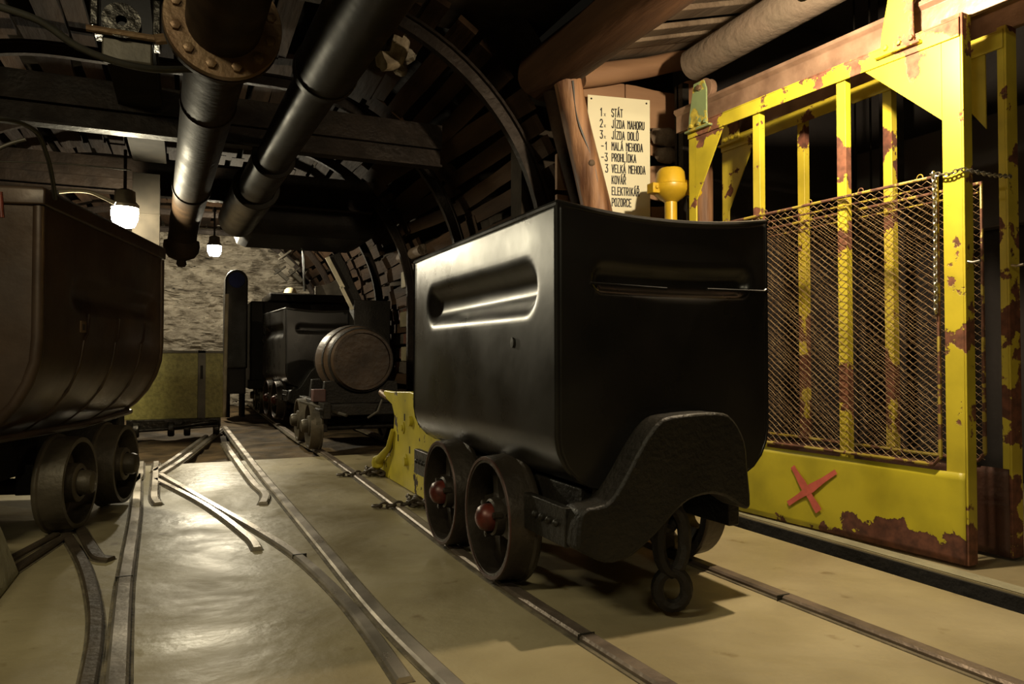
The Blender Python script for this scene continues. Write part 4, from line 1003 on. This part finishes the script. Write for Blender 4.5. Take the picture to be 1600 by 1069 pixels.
# ------------------------------------------------------------------ board trolley
bt2 = thing('board_trolley', 'yellow green chipboard barrier with metal strap on a low trolley', 'barrier', (0, 7.8, 0))
b = MB(); b.box((-.52, -.02, .17), (.34, .02, .81)); b.build('board_panel', M['osb'], bt2, bev=.003)
b = MB(); b.box((-.52, -.03, .80), (.34, .03, .825)); b.build('top_strip', M['greymetal'], bt2, bev=.002)
p = at(315, 600, y=7.78); b = MB(); b.box((p.x - .035, -.03, .16), (p.x + .035, -.02, .83)); b.build('strap', M['greymetal'], bt2, bev=.002)
b = MB(); b.box((p.x - .012, -.034, .55), (p.x + .012, -.029, .68)); b.build('lock', M['darkiron'], bt2, bev=.002)
b = MB(); b.box((-.50, -.06, .08), (.32, .25, .17)); b.tube([(-.45, -.10, .07), (.30, -.12, .10)], .016, 8); b.tube([(-.1, -.16, .10), (.12, -.16, .13), (.28, -.12, .14)], .02, 8); b.build('trolley_frame', M['oily'], bt2, bev=.006)
for x_ in (-.42, -.12, .02, .28):
    b = MB(); b.lathe([(.001, -.03), (.06, -.03), (.07, -.02), (.07, .02), (.06, .03), (.001, .03)], Matrix.Translation((x_, -.06, .075)) @ AX_X, 16); b.build('roller', M['oily'], bt2)

# ------------------------------------------------------------------ pipes overhead
def pipe(label, x, z, segs, m, collars, name='overhead_pipe'):
    """segs: (y0, y1, r)"""
    t = thing(name, label, 'pipe', (x, segs[0][0], z)); Y0 = segs[0][0]
    for (y0, y1, r_) in segs:
        b = MB(); n = 16; b.tube([(0, y0 - Y0 + (y1 - y0) * i / n, 0) for i in range(n + 1)], r_, 28); b.build('pipe_section', m, t)
    for (y, r_, l_) in collars:
        b = MB(); b.lathe([(r_ * .8, -l_ / 2), (r_, -l_ / 2), (r_, l_ / 2), (r_ * .8, l_ / 2)], Matrix.Translation((0, y - Y0, 0)) @ AX_Y, 32); b.build('collar', m, t, bev=.004)
    return t
fc = at(352, 42, z=2.0)
X1, Z1 = .20, 2.01
p1 = pipe('left overhead brown pipe with a bolted flange and a capped lower end', X1, Z1, [(.3, fc.y, .135), (fc.y, 6.9, .125)], M['piperust'], [(5.9, .135, .05), (3.9, .131, .03)])
p1.rotation_euler = (0, 0, .030)
b = MB(); Yf = fc.y - .3
b.lathe([(.125, -.018), (.208, -.018), (.210, -.014), (.210, .014), (.206, .018), (.13, .018)], Matrix.Translation((0, Yf, 0)) @ AX_Y, 48); fo = b.build('flange', M['flange'], p1)
b = MB(); b.lathe([(.125, .022), (.212, .022), (.212, .048), (.13, .05)], Matrix.Translation((0, Yf, 0)) @ AX_Y, 48); b.build('flange', M['piperust'], p1)
for k in range(12):
    a = 2 * PI * (k + .5) / 12
    b = MB(); b.lathe([(.019, 0), (.019, .016), (.012, .019), (.001, .019)], Matrix.Translation((.172 * math.cos(a), Yf - .018, .172 * math.sin(a))) @ Matrix.Rotation(PI / 2, 4, 'X'), 6); b.build('bolt', M['flange'], fo)
# capped lower end
b = MB(); P = [(0, 6.55, 0), (-.01, 6.75, -.03), (-.02, 6.95, -.12), (-.03, 7.05, -.22)]
b.tube([(x_, y_, z_) for x_, y_, z_ in P], [.125, .125, .12, .125], 24); b.build('elbow', M['piperust'], p1)
b = MB(); b.lathe([(.150, .05), (.155, .0), (.145, -.05), (.11, -.10), (.05, -.125), (.04, -.13), (.045, -.16), (.03, -.185), (.001, -.19)], Matrix.Translation((-.03, 7.05, -.24)), 28); b.build('end_cap', M['piperust'], p1)
X2, Z2 = .66, 2.03
p2 = pipe('right overhead glossy black pipe with collars, slanting beside the flanged pipe', X2, Z2, [(.3, 3.30, .135), (3.30, 4.9, .108), (4.9, 5.8, .130), (5.8, 7.2, .165)], M['pipe'], [(3.30, .142, .05), (4.9, .136, .03), (5.8, .172, .04)])
p2.rotation_euler = (0, 0, .034)
# dark duct under the crown
b = MB(); b.box((.45, 7.2, 1.93), (1.75, 8.4, 2.35)); o = tag(b.build('air_duct', M['darkiron'], bev=.12), 'broad dark air duct crossing under the roof beyond the pipes', 'duct')

# ------------------------------------------------------------------ overhead clutter at left
b = MB(); b.box((-.375, 3.1, 2.24), (-.145, 6.2, 2.29)); b.box((-.375, 3.1, 2.29), (-.36, 6.2, 2.36)); b.box((-.16, 3.1, 2.29), (-.145, 6.2, 2.36))
tag(b.build('cable_tray', M['tray'], bev=.003), 'flat grey overhead tray running along the roof left of the flanged pipe', 'cable tray')
b = MB(); b.box((-.40, 6.58, 1.3), (-.20, 6.63, 2.24)); b.box((-.402, 6.575, 1.62), (-.198, 6.58, 1.64)); b.box((-.402, 6.575, 1.9), (-.198, 6.58, 1.915))
tag(b.build('hanging_panel', M['tray'], bev=.004), 'upright grey panel hanging at the tray end beside the bright lamp', 'panel')
for k, (y, z, lb) in enumerate(((2.85, 2.50, 'nearest steel cross girder under the roof at upper left'), (4.9, 2.15, 'middle steel cross girder under the roof, behind the hose loop'), (6.95, 2.2, 'farthest steel cross girder above the bright lamp'))):
    b = MB(); s_ = [(-.05, -.22), (.05, -.22), (.05, -.055), (.006, -.055), (.006, .055), (.05, .055), (.05, .07), (-.05, .07), (-.05, .055), (-.006, .055), (-.006, -.055), (-.05, -.055)]
    b.sweep([(-1.75, y, z), (1.62, y, z)], s_, (0, 1, 0)); tag(b.build('cross_girder', M['arch'], smooth=20), lb, 'girder', 'roof cross girders')
# roof pulley unit
p = at(200, 62, y=3.3); pu = thing('roof_pulley', 'greasy pulley bracket hanging under the roof at upper left', 'pulley', p)
b = MB(); b.box((-.12, -.04, -.01), (.12, .04, .02)); b.box((-.13, -.05, .02), (-.10, .05, .16)); b.box((.09, -.05, -.02), (.12, .05, .16)); b.build('bracket', M['oily'], pu, bev=.006)
b = MB(); b.lathe([(.02, -.03), (.07, -.03), (.055, -.012), (.055, .012), (.07, .03), (.02, .03)], Mx((-.02, -.03, .05), PI / 2), 24); b.build('sheave', M['oily'], pu)
b = MB(); b.tube([(-.14, -.055, .0), (.14, -.055, .0)], .014, 8); b.tube([(.10, -.07, -.01), (.17, -.07, .01)], .022, 8); b.build('pin', M['flange'], pu)
b = MB(); b.box((-.09, -.03, -.10), (.09, .03, -.01)); b.build('clamp_block', M['greymetal'], pu, bev=.008)
def hose(name, pts, r, m, lb, cat='cable'):
    b = MB(); b.tube(smooth_path(pts, 6), r, 8); return tag(b.build(name, m, smooth=60), lb, cat)
hose('sagging_hose', [at(-20, 5, y=2.9), at(60, 32, y=2.95), at(120, 72, y=3.0), at(180, 96, y=3.05), at(240, 108, y=3.1), at(300, 108, y=3.2)], .014, M['cable'], 'thick black hose sagging across the upper left corner to the flanged pipe')
hose('looped_hose', [at(-10, 186, y=2.7), at(25, 190, y=2.8), at(58, 208, y=2.9), at(74, 245, y=3.0), at(82, 280, y=3.1), at(86, 310, y=3.2)], .008, M['cable'], 'thin dark hose arching over the brown cart\'s near end')
hose('thin_conduit', [at(-20, 240, y=3.4), at(15, 225, y=3.4), at(40, 218, y=3.4)], .008, M['greymetal'], 'short grey conduit ending inside the hose loop', 'conduit')
hose('roof_wire', [at(-10, 252, y=5.2), at(100, 256, y=5.2), at(205, 266, y=5.2)], .005, M['greymetal'], 'straight thin wire stretched above the brown cart to the hanging panel')
hose('arched_conduit', [at(92, 300, y=6.1), at(115, 298, y=6.1), at(140, 300, y=6.1), at(160, 308, y=6.1), at(180, 318, y=6.1)], .014, M['tube'], 'pale bent conduit leading to the bright lamp above the brown cart', 'conduit')
hose('red_cable', [at(0, 300, y=2.9), at(3, 340, y=2.9)], .008, M['redpaint'], 'short red lead hanging at the left frame edge')
hose('bent_wire', [at(470, 330, y=8.2), at(473, 380, y=8.2), at(476, 455, y=8.2)], .012, M['cable'], 'vertical black cable hanging before the far arch, right of the locomotive lamp')
hose('fine_cable', [at(463, 378, y=8.1), at(474, 395, y=8.1), at(476, 430, y=8.1)], .006, M['cable'], 'thin curved cable beside the vertical black cable')

# far services on the right shoulder
for k, (a, c, lb) in enumerate(((at(512, 400, y=8.0), at(548, 482, y=8.0), 'pale slanting strip of the far wall fitting, upper of the two'), )):
    pass
ft = thing('strip_fitting', 'two pale slanting strips on the arch wall above the barrel', 'fitting')
b = MB(); b.bar(at(511, 402, y=7.9), at(536, 450, y=7.9), .045, .03, (0, 1, 0)); b.build('upper_strip', M['tube'], ft, bev=.003)
b = MB(); b.bar(at(533, 448, y=7.9), at(551, 484, y=7.9), .035, .03, (0, 1, 0)); b.build('lower_strip', M['tube'], ft, bev=.003)
b = MB(); b.bar(at(522, 398, y=7.97), at(562, 484, y=7.97), .12, .07, (0, 1, 0)); b.build('backing_case', M['darkiron'], ft, bev=.006)
b = MB(); p = at(590, 470, y=8.0); b.box((p.x - .28, 7.9, .62), (p.x + .12, 8.15, 1.38)); tag(b.build('dark_cabinet', M['darkiron'], bev=.01), 'dark steel cabinet against the arch wall behind the barrel', 'cabinet')
b = MB(); p0 = at(492, 455, y=9.2); b.prism([(0, 0), (.36, 0), (.36, .26), (.18, .14), (0, .10)], .02, Matrix.Translation((p0.x, 9.2, 1.53)) @ Matrix.Rotation(PI / 2, 4, 'X')); tag(b.build('grey_plate', mat('pale_grey_sheet', (.42, .38, .32), .6), bev=.002), 'pale grey sloping sheet standing behind the locomotive roof', 'sheet')
for k, (u, v, lb) in enumerate(((448, 405, 'uppermost valve clamp on the far arch'), (462, 430, 'middle valve clamp on the far arch'), (440, 428, 'clamp joining the far arch halves, lowest of the group'))):
    c = at(u, v, y=12.3 if k else 11.0); b = MB(); b.bar(c + Vector((-.10, 0, .08)), c + Vector((.10, 0, -.10)), .08, .06); b.tube([c + Vector((-.12, -.05, -.02)), c + Vector((.06, -.05, .12))], .018, 6)
    tag(b.build('arch_clamp', M['greymetal'], bev=.006), lb, 'clamp', 'clamps at the far arch')

# ------------------------------------------------------------------ lamps
def lamp_box(loc, lb, s=.075, power=0, wire_top=None):
    t = thing('gallery_lamp', lb, 'lamp', loc, 0, 'lit gallery lamps')
    b = MB(); b.lathe([(.001, -s), (s * .7, -s * .95), (s * .95, -s * .4), (s, .2 * s), (s * .95, s * .6)], None, 20); b.build('glass', M['lampglow'], t)
    b = MB(); b.lathe([(s * 1.02, s * .55), (s * 1.05, s * .8), (s * .8, s * 1.1), (s * .75, s * 1.9), (s * .3, s * 2.1), (.001, s * 2.1)], None, 20); b.build('housing', M['greymetal'], t)
    if wire_top:
        b = MB(); b.tube([(0, 0, s * 2), (0, 0, wire_top)], .012, 6); b.build('suspension_rod', M['darkiron'], t)
    return t
lamp_box(L2, 'bright lamp hanging over the brown cart\'s far corner beside the grey panel', .095, wire_top=.5)
lamp_box(L3, 'small bright lamp hanging before the grey rock face', .085, wire_top=.55)
lamp('panel_lamp_light', 'POINT', L2 + Vector((0, 0, -.03)), 90, (1, .88, .6), .06)
lamp('rock_lamp_light', 'POINT', L3 + Vector((0, 0, -.03)), 210, (1, .88, .64), .05)
gt = thing('gate_lamp', 'caged lamp hung just above the top frame edge before the gates', 'lamp', (GATE_LAMP[0], GATE_LAMP[1], GATE_LAMP[2] + .06))
b = MB(); b.lathe([(.03, .0), (.035, .03), (.03, .09), (.01, .1), (.001, .1)], None, 16); b.build('socket', M['darkiron'], gt)

shield = MB(); A_ = Vector((.93, 0, -.36)).normalized(); Q = A_.to_track_quat('Z', 'Y').to_matrix().to_4x4()
shield.lathe([(.002, -.065), (.035, -.058), (.060, -.038), (.075, .0)], Matrix.Translation(Vector((-.022, 0, -.055))) @ Q, 24)
shield.build('light_shield', M['darkiron'], gt, solid=.003)  # unseen shield added to keep the lamp off the arch and roof

gb = MB(); gb.lathe([(.001, -.02), (.014, -.014), (.02, 0), (.014, .014), (.008, .05)], Matrix.Translation((0, 0, -.06)), 14); gb.build('glass', M['bulb'], gt)
